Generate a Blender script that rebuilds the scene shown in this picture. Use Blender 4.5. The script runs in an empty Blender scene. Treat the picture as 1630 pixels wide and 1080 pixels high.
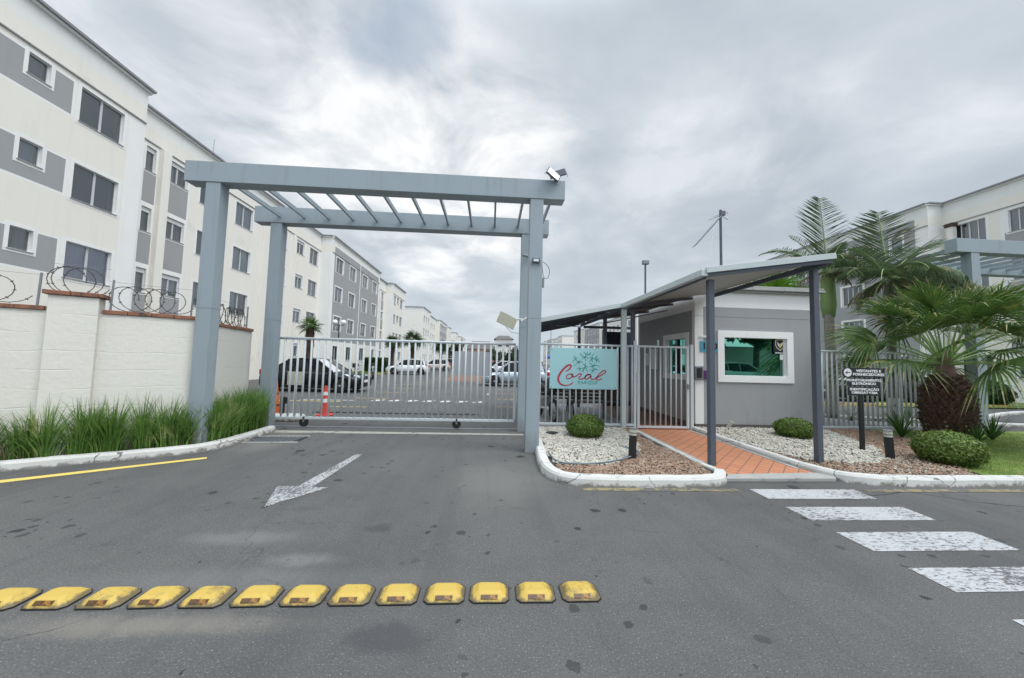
import bpy, math, random
from mathutils import Vector, Matrix, noise as mnoise
random.seed(7)
R = math.radians
sc = bpy.context.scene
col = sc.collection

# ------------------------------------------------------------------ camera
cam_d = bpy.data.cameras.new('camera'); cam = bpy.data.objects.new('camera', cam_d); col.objects.link(cam)
cam_d.sensor_width = 36; cam_d.lens = 560/1630*36; cam_d.clip_start = 0.05; cam_d.clip_end = 6000
yaw, pitch, roll = R(-3.35), R(3.53), R(1.42)
fw = Vector((-math.sin(yaw)*math.cos(pitch), math.cos(yaw)*math.cos(pitch), math.sin(pitch)))
rt = Vector((math.cos(yaw), math.sin(yaw), 0)); up = rt.cross(fw)
r2 = rt*math.cos(roll)+up*math.sin(roll); u2 = -rt*math.sin(roll)+up*math.cos(roll)
M = Matrix((r2, u2, -fw)).transposed().to_4x4(); M.translation = Vector((0, 0, 1.6))
cam.matrix_world = M
sc.camera = cam

# ------------------------------------------------------------------ sun, sky, exposure
SUN_EL, SUN_AZ = R(56), R(118)          # azimuth east of +Y
sd = bpy.data.lights.new('sun', 'SUN'); sd.energy = 1.5; sd.angle = R(30); sd.color = (1, .97, .93)
so = bpy.data.objects.new('sun', sd); col.objects.link(so)
sv = Vector((math.sin(SUN_AZ)*math.cos(SUN_EL), math.cos(SUN_AZ)*math.cos(SUN_EL), math.sin(SUN_EL)))
so.rotation_euler = sv.to_track_quat('Z', 'Y').to_euler(); so.location = (0, 0, 40)
sc.view_settings.view_transform = 'Standard'; sc.view_settings.look = 'None'
sc.view_settings.exposure = 0.30; sc.view_settings.gamma = 1

world = bpy.data.worlds.new('World'); sc.world = world; world.use_nodes = True
nt = world.node_tree; nt.nodes.clear()
def N(t, **k):
    n = nt.nodes.new(t)
    for a, b in k.items(): setattr(n, a, b)
    return n
def Lk(a, b): nt.links.new(a, b)
def mth(op, a, b=None, c=None, clamp=False):
    n = N('ShaderNodeMath', operation=op); n.use_clamp = clamp
    for i, v in enumerate((a, b, c)):
        if v is None: continue
        if hasattr(v, 'links'): Lk(v, n.inputs[i])
        else: n.inputs[i].default_value = v
    return n.outputs[0]
def mixc(f, a, b, bt='MIX'):
    n = N('ShaderNodeMix', data_type='RGBA', blend_type=bt)
    for i, v in ((0, f), (6, a), (7, b)):
        if hasattr(v, 'links'): Lk(v, n.inputs[i])
        else: n.inputs[i].default_value = v if i == 0 else (*v, 1)
    return n.outputs[2]
def ramp(v, stops):
    n = N('ShaderNodeValToRGB'); e = n.color_ramp.elements
    while len(e) < len(stops): e.new(.5)
    for q, (p, c) in zip(e, stops): q.position = p; q.color = (*c, 1) if len(c) == 3 else c
    Lk(v, n.inputs[0]); return n.outputs[0]
def noise(vec, s, det=4, rough=.5, dist=0, w=None):
    n = N('ShaderNodeTexNoise'); n.inputs['Scale'].default_value = s; n.inputs['Detail'].default_value = det
    n.inputs['Roughness'].default_value = rough; n.inputs['Distortion'].default_value = dist
    if vec is not None: Lk(vec, n.inputs['Vector'])
    return n.outputs['Fac']
def G1(v): return (v, v, v)
sky = N('ShaderNodeTexSky', sky_type='NISHITA'); sky.sun_disc = False
sky.sun_elevation = SUN_EL; sky.sun_rotation = SUN_AZ
tc = N('ShaderNodeTexCoord'); sep = N('ShaderNodeSeparateXYZ'); Lk(tc.outputs['Generated'], sep.inputs[0])
zc = mth('MAXIMUM', sep.outputs[2], 0.0); zd = mth('ADD', zc, .22)
px = mth('DIVIDE', sep.outputs[0], zd); py = mth('DIVIDE', sep.outputs[1], zd)
cmb = N('ShaderNodeCombineXYZ'); Lk(px, cmb.inputs[0]); Lk(py, cmb.inputs[1])
n1 = noise(cmb.outputs[0], .95, 7, .50, .5)
n2 = noise(cmb.outputs[0], 2.6, 8, .56, .35)
cl = mth('ADD', mth('MULTIPLY', n1, .7), mth('MULTIPLY', n2, .3))
cloudc = ramp(cl, [(.36, (.46, .52, .58)), (.46, (.54, .605, .665)), (.53, (.62, .68, .735)), (.60, (.78, .82, .86)), (.68, (.92, .94, .96))])
def blob(px_dir, lo, hi):        # a brighter or thicker cloud bank round one direction
    d = Vector(px_dir).normalized()
    v = N('ShaderNodeVectorMath', operation='DOT_PRODUCT'); Lk(tc.outputs['Generated'], v.inputs[0]); v.inputs[1].default_value = d
    wob = mth('ADD', v.outputs['Value'], mth('MULTIPLY', mth('SUBTRACT', n1, .5), .12))
    mr = N('ShaderNodeMapRange', interpolation_type='SMOOTHSTEP'); Lk(wob, mr.inputs[0]); mr.inputs[1].default_value = lo; mr.inputs[2].default_value = hi
    return mr.outputs[0]
puff = ramp(n2, [(.40, G1(.10)), (.52, G1(.55)), (.60, G1(1))])
c2 = mixc(mth('MULTIPLY', blob((-.12, 1, .52), .925, .992), mth('MULTIPLY', puff, .95)), cloudc, (1.10, 1.09, 1.08))
c2 = mixc(mth('MULTIPLY', blob((-.52, 1, .72), .935, .995), mth('MULTIPLY', puff, .85)), c2, (1.05, 1.05, 1.05))
c2 = mixc(mth('MULTIPLY', blob((.66, 1, .55), .95, .998), mth('MULTIPLY', puff, .5)), c2, (.90, .92, .95))
c2 = mixc(mth('MULTIPLY', blob((-.37, 1, .98), .986, .999), .7), c2, (.37, .46, .58))
hz = mth('POWER', mth('SUBTRACT', 1.0, zc), 5.0)
c3 = mixc(mth('MULTIPLY', hz, .5), c2, (.66, .745, .81))
# overcast luminance rises towards the zenith, out of frame
mr = N('ShaderNodeMapRange', interpolation_type='SMOOTHSTEP'); Lk(sep.outputs[2], mr.inputs[0])
mr.inputs[1].default_value = .70; mr.inputs[2].default_value = .95; mr.inputs[3].default_value = 1.0; mr.inputs[4].default_value = 3.6
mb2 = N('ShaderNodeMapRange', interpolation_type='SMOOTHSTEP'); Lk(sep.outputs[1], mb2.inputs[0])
mb2.inputs[1].default_value = .15; mb2.inputs[2].default_value = -.75; mb2.inputs[3].default_value = 1.0; mb2.inputs[4].default_value = 1.75   # unseen sky behind the viewpoint brightened, added to light the walls
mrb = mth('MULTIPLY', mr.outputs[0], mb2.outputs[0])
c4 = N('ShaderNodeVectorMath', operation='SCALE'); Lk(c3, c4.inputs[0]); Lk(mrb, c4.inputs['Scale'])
bg1 = N('ShaderNodeBackground'); Lk(sky.outputs[0], bg1.inputs[0]); bg1.inputs[1].default_value = .06
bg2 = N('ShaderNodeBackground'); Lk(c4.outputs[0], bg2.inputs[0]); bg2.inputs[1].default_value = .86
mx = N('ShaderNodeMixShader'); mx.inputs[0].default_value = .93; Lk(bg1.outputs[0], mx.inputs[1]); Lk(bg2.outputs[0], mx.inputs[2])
wo = N('ShaderNodeOutputWorld'); Lk(mx.outputs[0], wo.inputs[0])

# ------------------------------------------------------------------ materials
def newmat(name):
    global nt
    m = bpy.data.materials.new(name); m.use_nodes = True; nt = m.node_tree
    b = nt.nodes['Principled BSDF']; t = N('ShaderNodeTexCoord')
    return m, b, t.outputs['Object']
def setc(b, c):
    if hasattr(c, 'links'): Lk(c, b.inputs['Base Color'])
    else: b.inputs['Base Color'].default_value = (*c, 1)
def bump(b, h, s, d=.01):
    n = N('ShaderNodeBump'); n.inputs['Strength'].default_value = s; n.inputs['Distance'].default_value = d
    Lk(h, n.inputs['Height']); Lk(n.outputs[0], b.inputs['Normal'])
def mat(name, c, rough=.6, var=.12, vs=3, bs=0, bsc=60, metal=0, dirt=None, dsc=1.2, dth=.6, spec=None, bd=.01, tint=None):
    m, b, o = newmat(name)
    n = noise(o, vs, 5, .6)
    c1 = mixc(n, tuple(x*(1-var) for x in c), tuple(min(1, x*(1+var)) for x in c))
    if tint:
        c1 = mixc(mth('MULTIPLY', ramp(noise(o, vs*.35, 3), [(.45, G1(0)), (.65, G1(1))]), .6), c1, tint)
    if dirt:
        d = noise(o, dsc, 8, .7, .6)
        c1 = mixc(ramp(d, [(dth, G1(0)), (dth+.12, G1(1))]), c1, dirt)
    if 'render' in name or 'parapet' in name:
        mp = N('ShaderNodeMapping'); mp.inputs['Scale'].default_value = (2.4, 2.4, .16); Lk(o, mp.inputs[0])
        c1 = mixc(mth('MULTIPLY', ramp(noise(mp.outputs[0], 2.0, 7, .65, .2), [(.52, G1(0)), (.78, G1(1))]), .28), c1, tuple(x*.74 for x in c))
    if name == 'blue_grey_paint':
        geo = N('ShaderNodeNewGeometry'); sp_ = N('ShaderNodeSeparateXYZ'); Lk(geo.outputs['Position'], sp_.inputs[0])
        lo_ = N('ShaderNodeMapRange'); Lk(sp_.outputs[2], lo_.inputs[0]); lo_.inputs[1].default_value = .05; lo_.inputs[2].default_value = .45; lo_.inputs[3].default_value = .5; lo_.inputs[4].default_value = 0
        mp = N('ShaderNodeMapping'); mp.inputs['Scale'].default_value = (9, 9, .7); Lk(o, mp.inputs[0])
        c1 = mixc(mth('MULTIPLY', ramp(mth('ADD', noise(mp.outputs[0], 1.0, 6, .65), lo_.outputs[0]), [(.54, G1(0)), (.85, G1(1))]), .6), c1, (.20, .215, .21))
    setc(b, c1); b.inputs['Roughness'].default_value = rough; b.inputs['Metallic'].default_value = metal
    if spec is not None: b.inputs['Specular IOR Level'].default_value = spec
    if bs: bump(b, noise(o, bsc, 5, .65), bs, bd)
    return m
MT = {}
MT['cream'] = mat('cream_render', (.80, .775, .715), .85, .04, .5, .25, 25, dirt=(.62, .60, .54), dsc=.35, dth=.62)
MT['white'] = mat('white_render', (.82, .82, .81), .8, .04, .8, .2, 25, dirt=(.66, .66, .64), dsc=.5, dth=.64)
MT['pale'] = mat('pale_parapet', (.78, .79, .77), .85, .04, .5, .2, 25)
MT['grey'] = mat('grey_render', (.335, .34, .35), .85, .05, .6, .25, 30, dirt=(.29, .30, .31), dsc=.5, dth=.6)
MT['ggrey'] = mat('guard_grey_render', (.335, .34, .35), .85, .06, 1.5, .35, 45, dirt=(.27, .275, .28), dsc=1.2, dth=.6)
MT['flash'] = mat('metal_flashing', (.26, .26, .28), .5, .1, 2, metal=.2)
MT['sill'] = mat('stone_sill', (.33, .33, .33), .7, .1, 8)
MT['alu'] = mat('white_aluminium', (.62, .64, .65), .4, .05, 4)
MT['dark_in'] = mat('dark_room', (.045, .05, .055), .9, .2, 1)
MT['curtain'] = mat('pale_curtain', (.70, .71, .75), .9, .1, 3)
MT['curtain2'] = mat('lilac_curtain', (.62, .60, .80), .9, .1, 3)
MT['frost'] = mat('frosted_teal_glass', (.36, .50, .52), .4, .08, 3)
MT['blind'] = mat('grey_blind', (.33, .36, .38), .8, .1, 3)
MT['bluegrey'] = mat('blue_grey_paint', (.295, .352, .39), .55, .05, 2.2, .1, 90, dirt=(.255, .30, .325), dsc=2.5, dth=.62)
MT['barpaint'] = mat('pale_grey_bar_paint', (.57, .62, .64), .45, .06, 8, dirt=(.30, .29, .28), dsc=9, dth=.70)
MT['darkpost'] = mat('slate_blue_paint', (.085, .10, .128), .45, .12, 5)
MT['gutter'] = mat('pale_gutter_metal', (.50, .56, .56), .4, .06, 4, metal=.1)
MT['roofsheet'] = mat('roof_sheet', (.40, .40, .385), .5, .08, 2)
MT['brown_sheet'] = mat('brown_ceiling', (.30, .24, .20), .7, .1, 2)
MT['terra'] = mat('terracotta_coping', (.27, .125, .075), .85, .35, 6, .5, 40, dirt=(.08, .05, .045), dsc=4.5, dth=.50)
MT['rust'] = mat('rusty_wire', (.10, .095, .095), .6, .3, 20, metal=.5)
MT['galv'] = mat('galvanised_post', (.22, .24, .26), .5, .15, 12, metal=.4)
MT['black'] = mat('black_paint', (.015, .016, .018), .5, .2, 10)
MT['iron'] = mat('black_iron', (.02, .02, .022), .55, .2, 10, metal=.3)
MT['wood'] = mat('dark_brown_wood', (.05, .027, .02), .6, .3, 12, .2, 60)
MT['tyre'] = mat('tyre_rubber', (.018, .018, .019), .85, .2, 20)
MT['rim'] = mat('alloy_rim', (.5, .52, .54), .35, .1, 8, metal=.7)
MT['chrome'] = mat('chrome', (.6, .6, .62), .15, .02, 5, metal=.9)
MT['orange'] = mat('orange_plastic', (.75, .16, .03), .5, .1, 8, dirt=(.35, .09, .03), dsc=9, dth=.6)
MT['redcone'] = mat('red_cone_plastic', (.62, .06, .045), .5, .12, 8, dirt=(.3, .05, .04), dsc=9, dth=.62)
MT['whiteband'] = mat('white_band', (.75, .75, .75), .5, .08, 8)
MT['whitepaint'] = mat('white_paint', (.74, .75, .74), .5, .04, 6)
MT['bark'] = mat('dark_bark', (.07, .045, .032), .95, .4, 14, .8, 30, bd=.03)
MT['bark2'] = mat('shaggy_leaf_bases', (.15, .095, .07), .95, .45, 18, .6, 40, bd=.02, tint=(.09, .055, .04))
MT['palmgreen'] = mat('crownshaft_green', (.19, .30, .10), .5, .2, 5, dirt=(.20, .13, .07), dsc=5, dth=.58)
MT['concrete'] = mat('concrete', (.36, .36, .345), .9, .15, 4, .4, 60, dirt=(.20, .20, .19), dsc=3, dth=.55)
MT['footing'] = mat('dark_footing', (.12, .11, .10), .95, .3, 5, .5, 30)
MT['soil'] = mat('soil', (.05, .042, .033), 1, .4, 12, .8, 40)
MT['brownwall'] = mat('brown_house_wall', (.40, .23, .16), .85, .1, 2)
MT['rooftile'] = mat('grey_roof_tile', (.12, .11, .11), .85, .2, 4)
MT['lampglass'] = mat('frosted_globe', (.8, .8, .8), .3, .02, 4)
MT['reflector'] = mat('amber_reflector', (.10, .05, .02), .25, .8, 25, dirt=(.45, .22, .03), dsc=22, dth=.5)
MT['redlamp'] = mat('red_lamp', (.5, .02, .02), .2, .1, 8)
MT['headlamp'] = mat('clear_lamp', (.62, .66, .7), .12, .1, 12, metal=.3)
MT['panelcream'] = mat('aged_cream_plastic', (.52, .52, .42), .6, .12, 12, dirt=(.25, .24, .18), dsc=10, dth=.6)
MT['tealblue'] = mat('blue_plate', (.08, .33, .46), .4, .04, 5)
MT['purple'] = mat('purple_plastic', (.10, .02, .14), .4, .1, 5)
MT['paper'] = mat('paper', (.7, .7, .7), .8, .1, 10)
MT['gold'] = mat('gold_ink', (.62, .42, .05), .5, .05, 5)
MT['signface'] = mat('pale_aqua_sign', (.36, .62, .66), .45, .04, 2.5, tint=(.33, .56, .63))
MT['signred'] = mat('red_lettering', (.42, .035, .05), .5, .05, 5)
MT['signgreen'] = mat('green_lettering', (.06, .36, .30), .5, .05, 5)
MT['pebble_w'] = mat('white_pebble', (.54, .52, .46), .8, .35, 22, tint=(.36, .31, .25))
MT['pebble_b'] = mat('brown_pebble', (.30, .20, .14), .85, .6, 24, tint=(.48, .38, .30))
MT['blueplast'] = mat('blue_tarp', (.03, .08, .45), .5, .2, 3)
MT['yellowcar'] = None

def leafmat(name, a, b_, tipc=None, rough=.5):
    m, b, o = newmat(name)
    oi = N('ShaderNodeObjectInfo')
    n = noise(o, 4.5, 4, .6)
    n3 = noise(o, 38, 2, .5)
    c = mixc(ramp(mth('ADD', mth('MULTIPLY', n, .6), mth('MULTIPLY', n3, .4)), [(.36, G1(0)), (.64, G1(1))]), a, b_)
    if tipc: c = mixc(ramp(noise(o, 2.3, 3), [(.60, G1(0)), (.68, G1(1))]), c, tipc)
    setc(b, c); b.inputs['Roughness'].default_value = rough
    b.inputs['Specular IOR Level'].default_value = .4
    tr = N('ShaderNodeBsdfTranslucent'); Lk(c, tr.inputs[0])
    ms = N('ShaderNodeMixShader'); ms.inputs[0].default_value = .28
    Lk(b.outputs[0], ms.inputs[1]); Lk(tr.outputs[0], ms.inputs[2])
    Lk(ms.outputs[0], nt.nodes['Material Output'].inputs[0])
    return m
MT['leaf_box'] = leafmat('clipped_bush_leaf', (.05, .09, .018), (.20, .30, .06))
MT['leaf_dark'] = leafmat('dark_shrub_leaf', (.018, .045, .014), (.05, .10, .03))
MT['frond'] = leafmat('feather_frond', (.05, .09, .04), (.13, .19, .085), (.24, .20, .11))
MT['frond_dry'] = leafmat('dry_frond', (.13, .09, .05), (.22, .17, .10))
MT['fan'] = leafmat('fan_leaf', (.035, .085, .018), (.12, .20, .045), (.32, .30, .09))
MT['fan_tip'] = leafmat('pale_leaf_tip', (.22, .20, .07), (.42, .36, .20))
MT['fan_bright'] = leafmat('bright_fan_leaf', (.08, .20, .02), (.20, .36, .05))
MT['grassblade'] = leafmat('tall_grass_blade', (.07, .16, .03), (.20, .34, .075), (.33, .40, .15))
MT['lawn'] = leafmat('lawn_blade', (.13, .21, .045), (.26, .36, .09), (.34, .34, .13))
MT['hedge'] = leafmat('hedge_leaf', (.02, .05, .012), (.06, .12, .03))
MT['treecrown'] = leafmat('far_tree_leaf', (.02, .045, .015), (.06, .10, .03))
MT['lily'] = leafmat('strap_leaf', (.03, .09, .02), (.09, .19, .04), (.30, .30, .08))

def carpaint(name, c, metal=.2, rough=.25):
    m, b, o = newmat(name); setc(b, c); b.inputs['Metallic'].default_value = metal; b.inputs['Roughness'].default_value = rough
    b.inputs['Coat Weight'].default_value = .35; b.inputs['Coat Roughness'].default_value = .06
    return m
MT['car_black'] = carpaint('black_car_paint', (.006, .007, .010), 0, .35); MT['car_black'].node_tree.nodes['Principled BSDF'].inputs['Coat Weight'].default_value = .12; MT['car_black'].node_tree.nodes['Principled BSDF'].inputs['Specular IOR Level'].default_value = .3
MT['car_white'] = carpaint('white_car_paint', (.72, .73, .75), 0)
MT['car_beige'] = carpaint('beige_car_paint', (.50, .46, .42), .2)
MT['car_silver'] = carpaint('silver_blue_car_paint', (.45, .52, .60), .5)
MT['car_dark'] = carpaint('dark_car_paint', (.02, .022, .026), .3)
MT['car_yellow'] = carpaint('yellow_car_paint', (.65, .50, .06), 0)
MT['car_red'] = carpaint('red_car_paint', (.3, .03, .03), 0)
MT['car_pale'] = carpaint('pale_car_paint', (.66, .72, .70), .1)

def glassmat(name, tint, transp, rough=.03, ior=1.7, add=.08):
    m, b, o = newmat(name); nt.nodes.remove(b)
    g = N('ShaderNodeBsdfGlossy'); g.inputs['Roughness'].default_value = rough; g.inputs['Color'].default_value = (.95, .97, 1, 1)
    t = N('ShaderNodeBsdfTransparent'); t.inputs[0].default_value = (*transp, 1)
    d = N('ShaderNodeBsdfDiffuse'); d.inputs[0].default_value = (*tint, 1)
    ms = N('ShaderNodeMixShader'); ms.inputs[0].default_value = .15; Lk(t.outputs[0], ms.inputs[1]); Lk(d.outputs[0], ms.inputs[2])
    fr = N('ShaderNodeFresnel'); fr.inputs[0].default_value = ior
    f2 = mth('ADD', fr.outputs[0], add, clamp=True)
    m2 = N('ShaderNodeMixShader'); Lk(f2, m2.inputs[0]); Lk(ms.outputs[0], m2.inputs[1]); Lk(g.outputs[0], m2.inputs[2])
    Lk(m2.outputs[0], nt.nodes['Material Output'].inputs[0])
    return m
MT['glass'] = glassmat('window_glass', (.12, .15, .16), (.80, .85, .86))
MT['carglass'] = glassmat('car_glass', (.012, .014, .016), (.02, .025, .025), ior=1.4, add=.0)
def mirrorglass(name, c, refl):
    m, b, o = newmat(name); nt.nodes.remove(b)
    g = N('ShaderNodeBsdfGlossy'); g.inputs['Roughness'].default_value = .02; g.inputs['Color'].default_value = (*refl, 1)
    d = N('ShaderNodeBsdfDiffuse'); d.inputs[0].default_value = (*c, 1)
    ms = N('ShaderNodeMixShader'); ms.inputs[0].default_value = .62
    Lk(d.outputs[0], ms.inputs[1]); Lk(g.outputs[0], ms.inputs[2]); Lk(ms.outputs[0], nt.nodes['Material Output'].inputs[0])
    return m
MT['greenglass'] = mirrorglass('green_mirror_glass', (.005, .03, .022), (.24, .62, .48))
MT['tealglass'] = mirrorglass('teal_side_glass', (.01, .07, .06), (.30, .85, .78))

# asphalt
def asphalt():
    m, b, o = newmat('asphalt')
    big = noise(o, .35, 5, .6, .5); mid = noise(o, 2.2, 7, .7, .3); fine = noise(o, 75, 4, .8)
    c = mixc(ramp(big, [(.35, G1(0)), (.65, G1(1))]), (.082, .082, .081), (.114, .113, .110))
    c = mixc(mth('MULTIPLY', ramp(mid, [(.42, G1(0)), (.66, G1(1))]), .5), c, (.122, .120, .115))
    c = mixc(mth('MULTIPLY', ramp(fine, [(.34, G1(1)), (.50, G1(0))]), .8), c, (.04, .041, .043))
    sp = noise(o, 95, 3, .6)
    c = mixc(mth('MULTIPLY', ramp(sp, [(.60, G1(0)), (.68, G1(1))]), .6), c, (.36, .36, .35))
    # random dark drops
    wv = N('ShaderNodeTexVoronoi'); wv.inputs['Scale'].default_value = 4.3; wv.inputs['Randomness'].default_value = 1
    dv = N('ShaderNodeVectorMath', operation='ADD'); Lk(o, dv.inputs[0])
    nn = N('ShaderNodeTexNoise'); nn.inputs['Scale'].default_value = 9; nn.inputs['Detail'].default_value = 4; Lk(o, nn.inputs['Vector'])
    sc_ = N('ShaderNodeVectorMath', operation='SCALE'); Lk(nn.outputs['Color'], sc_.inputs[0]); sc_.inputs['Scale'].default_value = .10
    Lk(sc_.outputs[0], dv.inputs[1]); Lk(dv.outputs[0], wv.inputs['Vector'])
    sep2 = N('ShaderNodeSeparateColor'); Lk(wv.outputs['Color'], sep2.inputs[0])
    keep = mth('GREATER_THAN', sep2.outputs[0], .22)
    rad = mth('MULTIPLY', mth('MULTIPLY', sep2.outputs[1], sep2.outputs[2]), .42)
    spot = mth('MULTIPLY', keep, mth('LESS_THAN', wv.outputs['Distance'], rad))
    c = mixc(mth('MULTIPLY', spot, .85), c, (.02, .02, .022))
    wv2 = N('ShaderNodeTexVoronoi'); wv2.inputs['Scale'].default_value = 7; Lk(dv.outputs[0], wv2.inputs['Vector'])
    sep3 = N('ShaderNodeSeparateColor'); Lk(wv2.outputs['Color'], sep3.inputs[0])
    patchy = ramp(noise(o, .5, 2), [(.46, G1(0)), (.53, G1(1))])
    spot2 = mth('MULTIPLY', mth('MULTIPLY', mth('GREATER_THAN', sep3.outputs[0], .35), mth('LESS_THAN', wv2.outputs['Distance'], mth('MULTIPLY', sep3.outputs[1], .30))), patchy)
    c = mixc(mth('MULTIPLY', spot2, .8), c, (.035, .035, .037))
    def ell(cx, cy, rx, ry, colr, k, soft=.5):
        mp = N('ShaderNodeMapping'); mp.vector_type = 'POINT'
        mp.inputs['Location'].default_value = (-cx/rx, -cy/ry, 0); mp.inputs['Scale'].default_value = (1/rx, 1/ry, 0)
        Lk(dv.outputs[0], mp.inputs[0])
        ln = N('ShaderNodeVectorMath', operation='LENGTH'); Lk(mp.outputs[0], ln.inputs[0])
        v = mth('ADD', ln.outputs['Value'], mth('MULTIPLY', mth('SUBTRACT', mid, .5), 1.6))
        mr = N('ShaderNodeMapRange', interpolation_type='SMOOTHSTEP'); Lk(v, mr.inputs[0])
        mr.inputs[1].default_value = 1-soft; mr.inputs[2].default_value = 1+soft*.4; mr.inputs[3].default_value = k; mr.inputs[4].default_value = 0
        nonlocal c
        c = mixc(mr.outputs[0], c, colr)
    ell(-.50, 2.20, .24, .13, (.048, .049, .054), .6, .5)
    ell(-.95, 3.52, .16, .10, (.06, .06, .062), .7)
    ell(-1.9, 3.95, .22, .09, (.07, .07, .072), .5)
    ell(.2, 4.9, .7, .9, (.17, .168, .155), .55, .8)
    ell(-1.6, 2.75, 1.4, .18, (.17, .168, .165), .45, .8)
    ell(-1.9, 2.33, .9, .10, (.24, .22, .19), .5, .8)
    ell(-1.35, 3.0, .35, .1, (.20, .20, .20), .5, .8)
    ell(-2.05, 3.35, .5, .13, (.20, .20, .20), .45, .8)
    ell(-4.1, 7.0, .6, .9, (.20, .195, .18), .6, .7)
    cv = N('ShaderNodeTexVoronoi'); cv.feature = 'DISTANCE_TO_EDGE'; cv.inputs['Scale'].default_value = .42
    n8 = N('ShaderNodeTexNoise'); n8.inputs['Scale'].default_value = 1.6; n8.inputs['Detail'].default_value = 9; Lk(o, n8.inputs['Vector'])
    s8 = N('ShaderNodeVectorMath', operation='SCALE'); Lk(n8.outputs['Color'], s8.inputs[0]); s8.inputs['Scale'].default_value = .9
    a8 = N('ShaderNodeVectorMath', operation='ADD'); Lk(o, a8.inputs[0]); Lk(s8.outputs[0], a8.inputs[1]); Lk(a8.outputs[0], cv.inputs['Vector'])
    crk = mth('MULTIPLY', mth('LESS_THAN', cv.outputs['Distance'], .0022), ramp(noise(o, .8, 2), [(.50, G1(0)), (.60, G1(.7))]))
    c = mixc(crk, c, (.03, .03, .03))
    mpt = N('ShaderNodeMapping'); mpt.inputs['Scale'].default_value = (1.6, .12, 1); mpt.inputs['Rotation'].default_value = (0, 0, R(6)); Lk(o, mpt.inputs[0])
    c = mixc(mth('MULTIPLY', ramp(noise(mpt.outputs[0], 1.3, 4, .6, .4), [(.50, G1(0)), (.66, G1(1))]), .35), c, (.062, .062, .064))
    setc(b, c); b.inputs['Roughness'].default_value = .82; b.inputs['Specular IOR Level'].default_value = .35
    bump(b, mth('ADD', fine, mth('MULTIPLY', sp, .6)), .55, .006)
    return m
MT['asphalt'] = asphalt()

def wornpaint(name, c, wear, ws, under=(.10, .10, .10), stretch=(1, 1, 1), amt=1.0):
    m, b, o = newmat(name)
    mp = N('ShaderNodeMapping'); mp.inputs['Scale'].default_value = stretch; Lk(o, mp.inputs[0])
    n = noise(mp.outputs[0], ws, 9, .72, .8); v = noise(o, 1.3, 3)
    f = ramp(mth('ADD', n, mth('MULTIPLY', mth('SUBTRACT', v, .5), .35)), [(wear-.035, G1(0)), (wear+.035, G1(1))])
    fine = noise(o, 150, 3, .7)
    f = mth('MULTIPLY', f, ramp(fine, [(.28, G1(.35)), (.42, G1(1))]))
    tint = mixc(noise(o, 3, 4), tuple(x*.85 for x in c), c)
    setc(b, mixc(mth('MULTIPLY', f, amt), under, tint)); b.inputs['Roughness'].default_value = .75
    bump(b, mth('ADD', fine, n), .4, .006)
    return m
MT['zebra'] = wornpaint('worn_zebra_paint', (.47, .48, .495), .455, 22, stretch=(.7, 2.0, 1))
MT['arrowp'] = wornpaint('worn_arrow_paint', (.44, .45, .455), .50, 24, stretch=(1.8, 1, 1))
MT['yellowline'] = wornpaint('yellow_line_paint', (.74, .58, .15), .30, 14)
MT['yellowfade'] = wornpaint('faded_yellow_paint', (.33, .26, .11), .50, 9, amt=.75)
MT['lotyellow'] = wornpaint('lot_yellow_paint', (.55, .42, .14), .40, 5)
MT['lotwhite'] = wornpaint('lot_white_paint', (.6, .6, .58), .40, 5)
MT['thresh'] = wornpaint('worn_threshold_concrete', (.40, .39, .34), .42, 9)
def kerbmat():
    m, b, o = newmat('whitewashed_kerb')
    n = noise(o, 5, 9, .72, .6); n2 = noise(o, 1.3, 5, .6)
    c = mixc(n2, (.52, .52, .50), (.64, .64, .62))
    geo = N('ShaderNodeNewGeometry'); sp = N('ShaderNodeSeparateXYZ'); Lk(geo.outputs['Position'], sp.inputs[0])
    low = N('ShaderNodeMapRange'); Lk(sp.outputs[2], low.inputs[0]); low.inputs[1].default_value = 0; low.inputs[2].default_value = .07; low.inputs[3].default_value = .22; low.inputs[4].default_value = 0
    f = ramp(mth('ADD', n, low.outputs[0]), [(.56, G1(0)), (.70, G1(1))])
    c = mixc(f, c, (.21, .20, .18))
    crk = N('ShaderNodeTexVoronoi'); crk.feature = 'DISTANCE_TO_EDGE'; crk.inputs['Scale'].default_value = .9
    dd = N('ShaderNodeVectorMath', operation='ADD'); Lk(o, dd.inputs[0]); nn = N('ShaderNodeTexNoise'); nn.inputs['Scale'].default_value = 5; Lk(o, nn.inputs['Vector'])
    s3 = N('ShaderNodeVectorMath', operation='SCALE'); Lk(nn.outputs['Color'], s3.inputs[0]); s3.inputs['Scale'].default_value = .25; Lk(s3.outputs[0], dd.inputs[1]); Lk(dd.outputs[0], crk.inputs['Vector'])
    c = mixc(mth('MULTIPLY', mth('LESS_THAN', crk.outputs['Distance'], .006), .85), c, (.12, .11, .10))
    setc(b, c); b.inputs['Roughness'].default_value = .85; bump(b, noise(o, 30, 6, .7), .5, .01)
    return m
MT['kerb'] = kerbmat()
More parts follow.
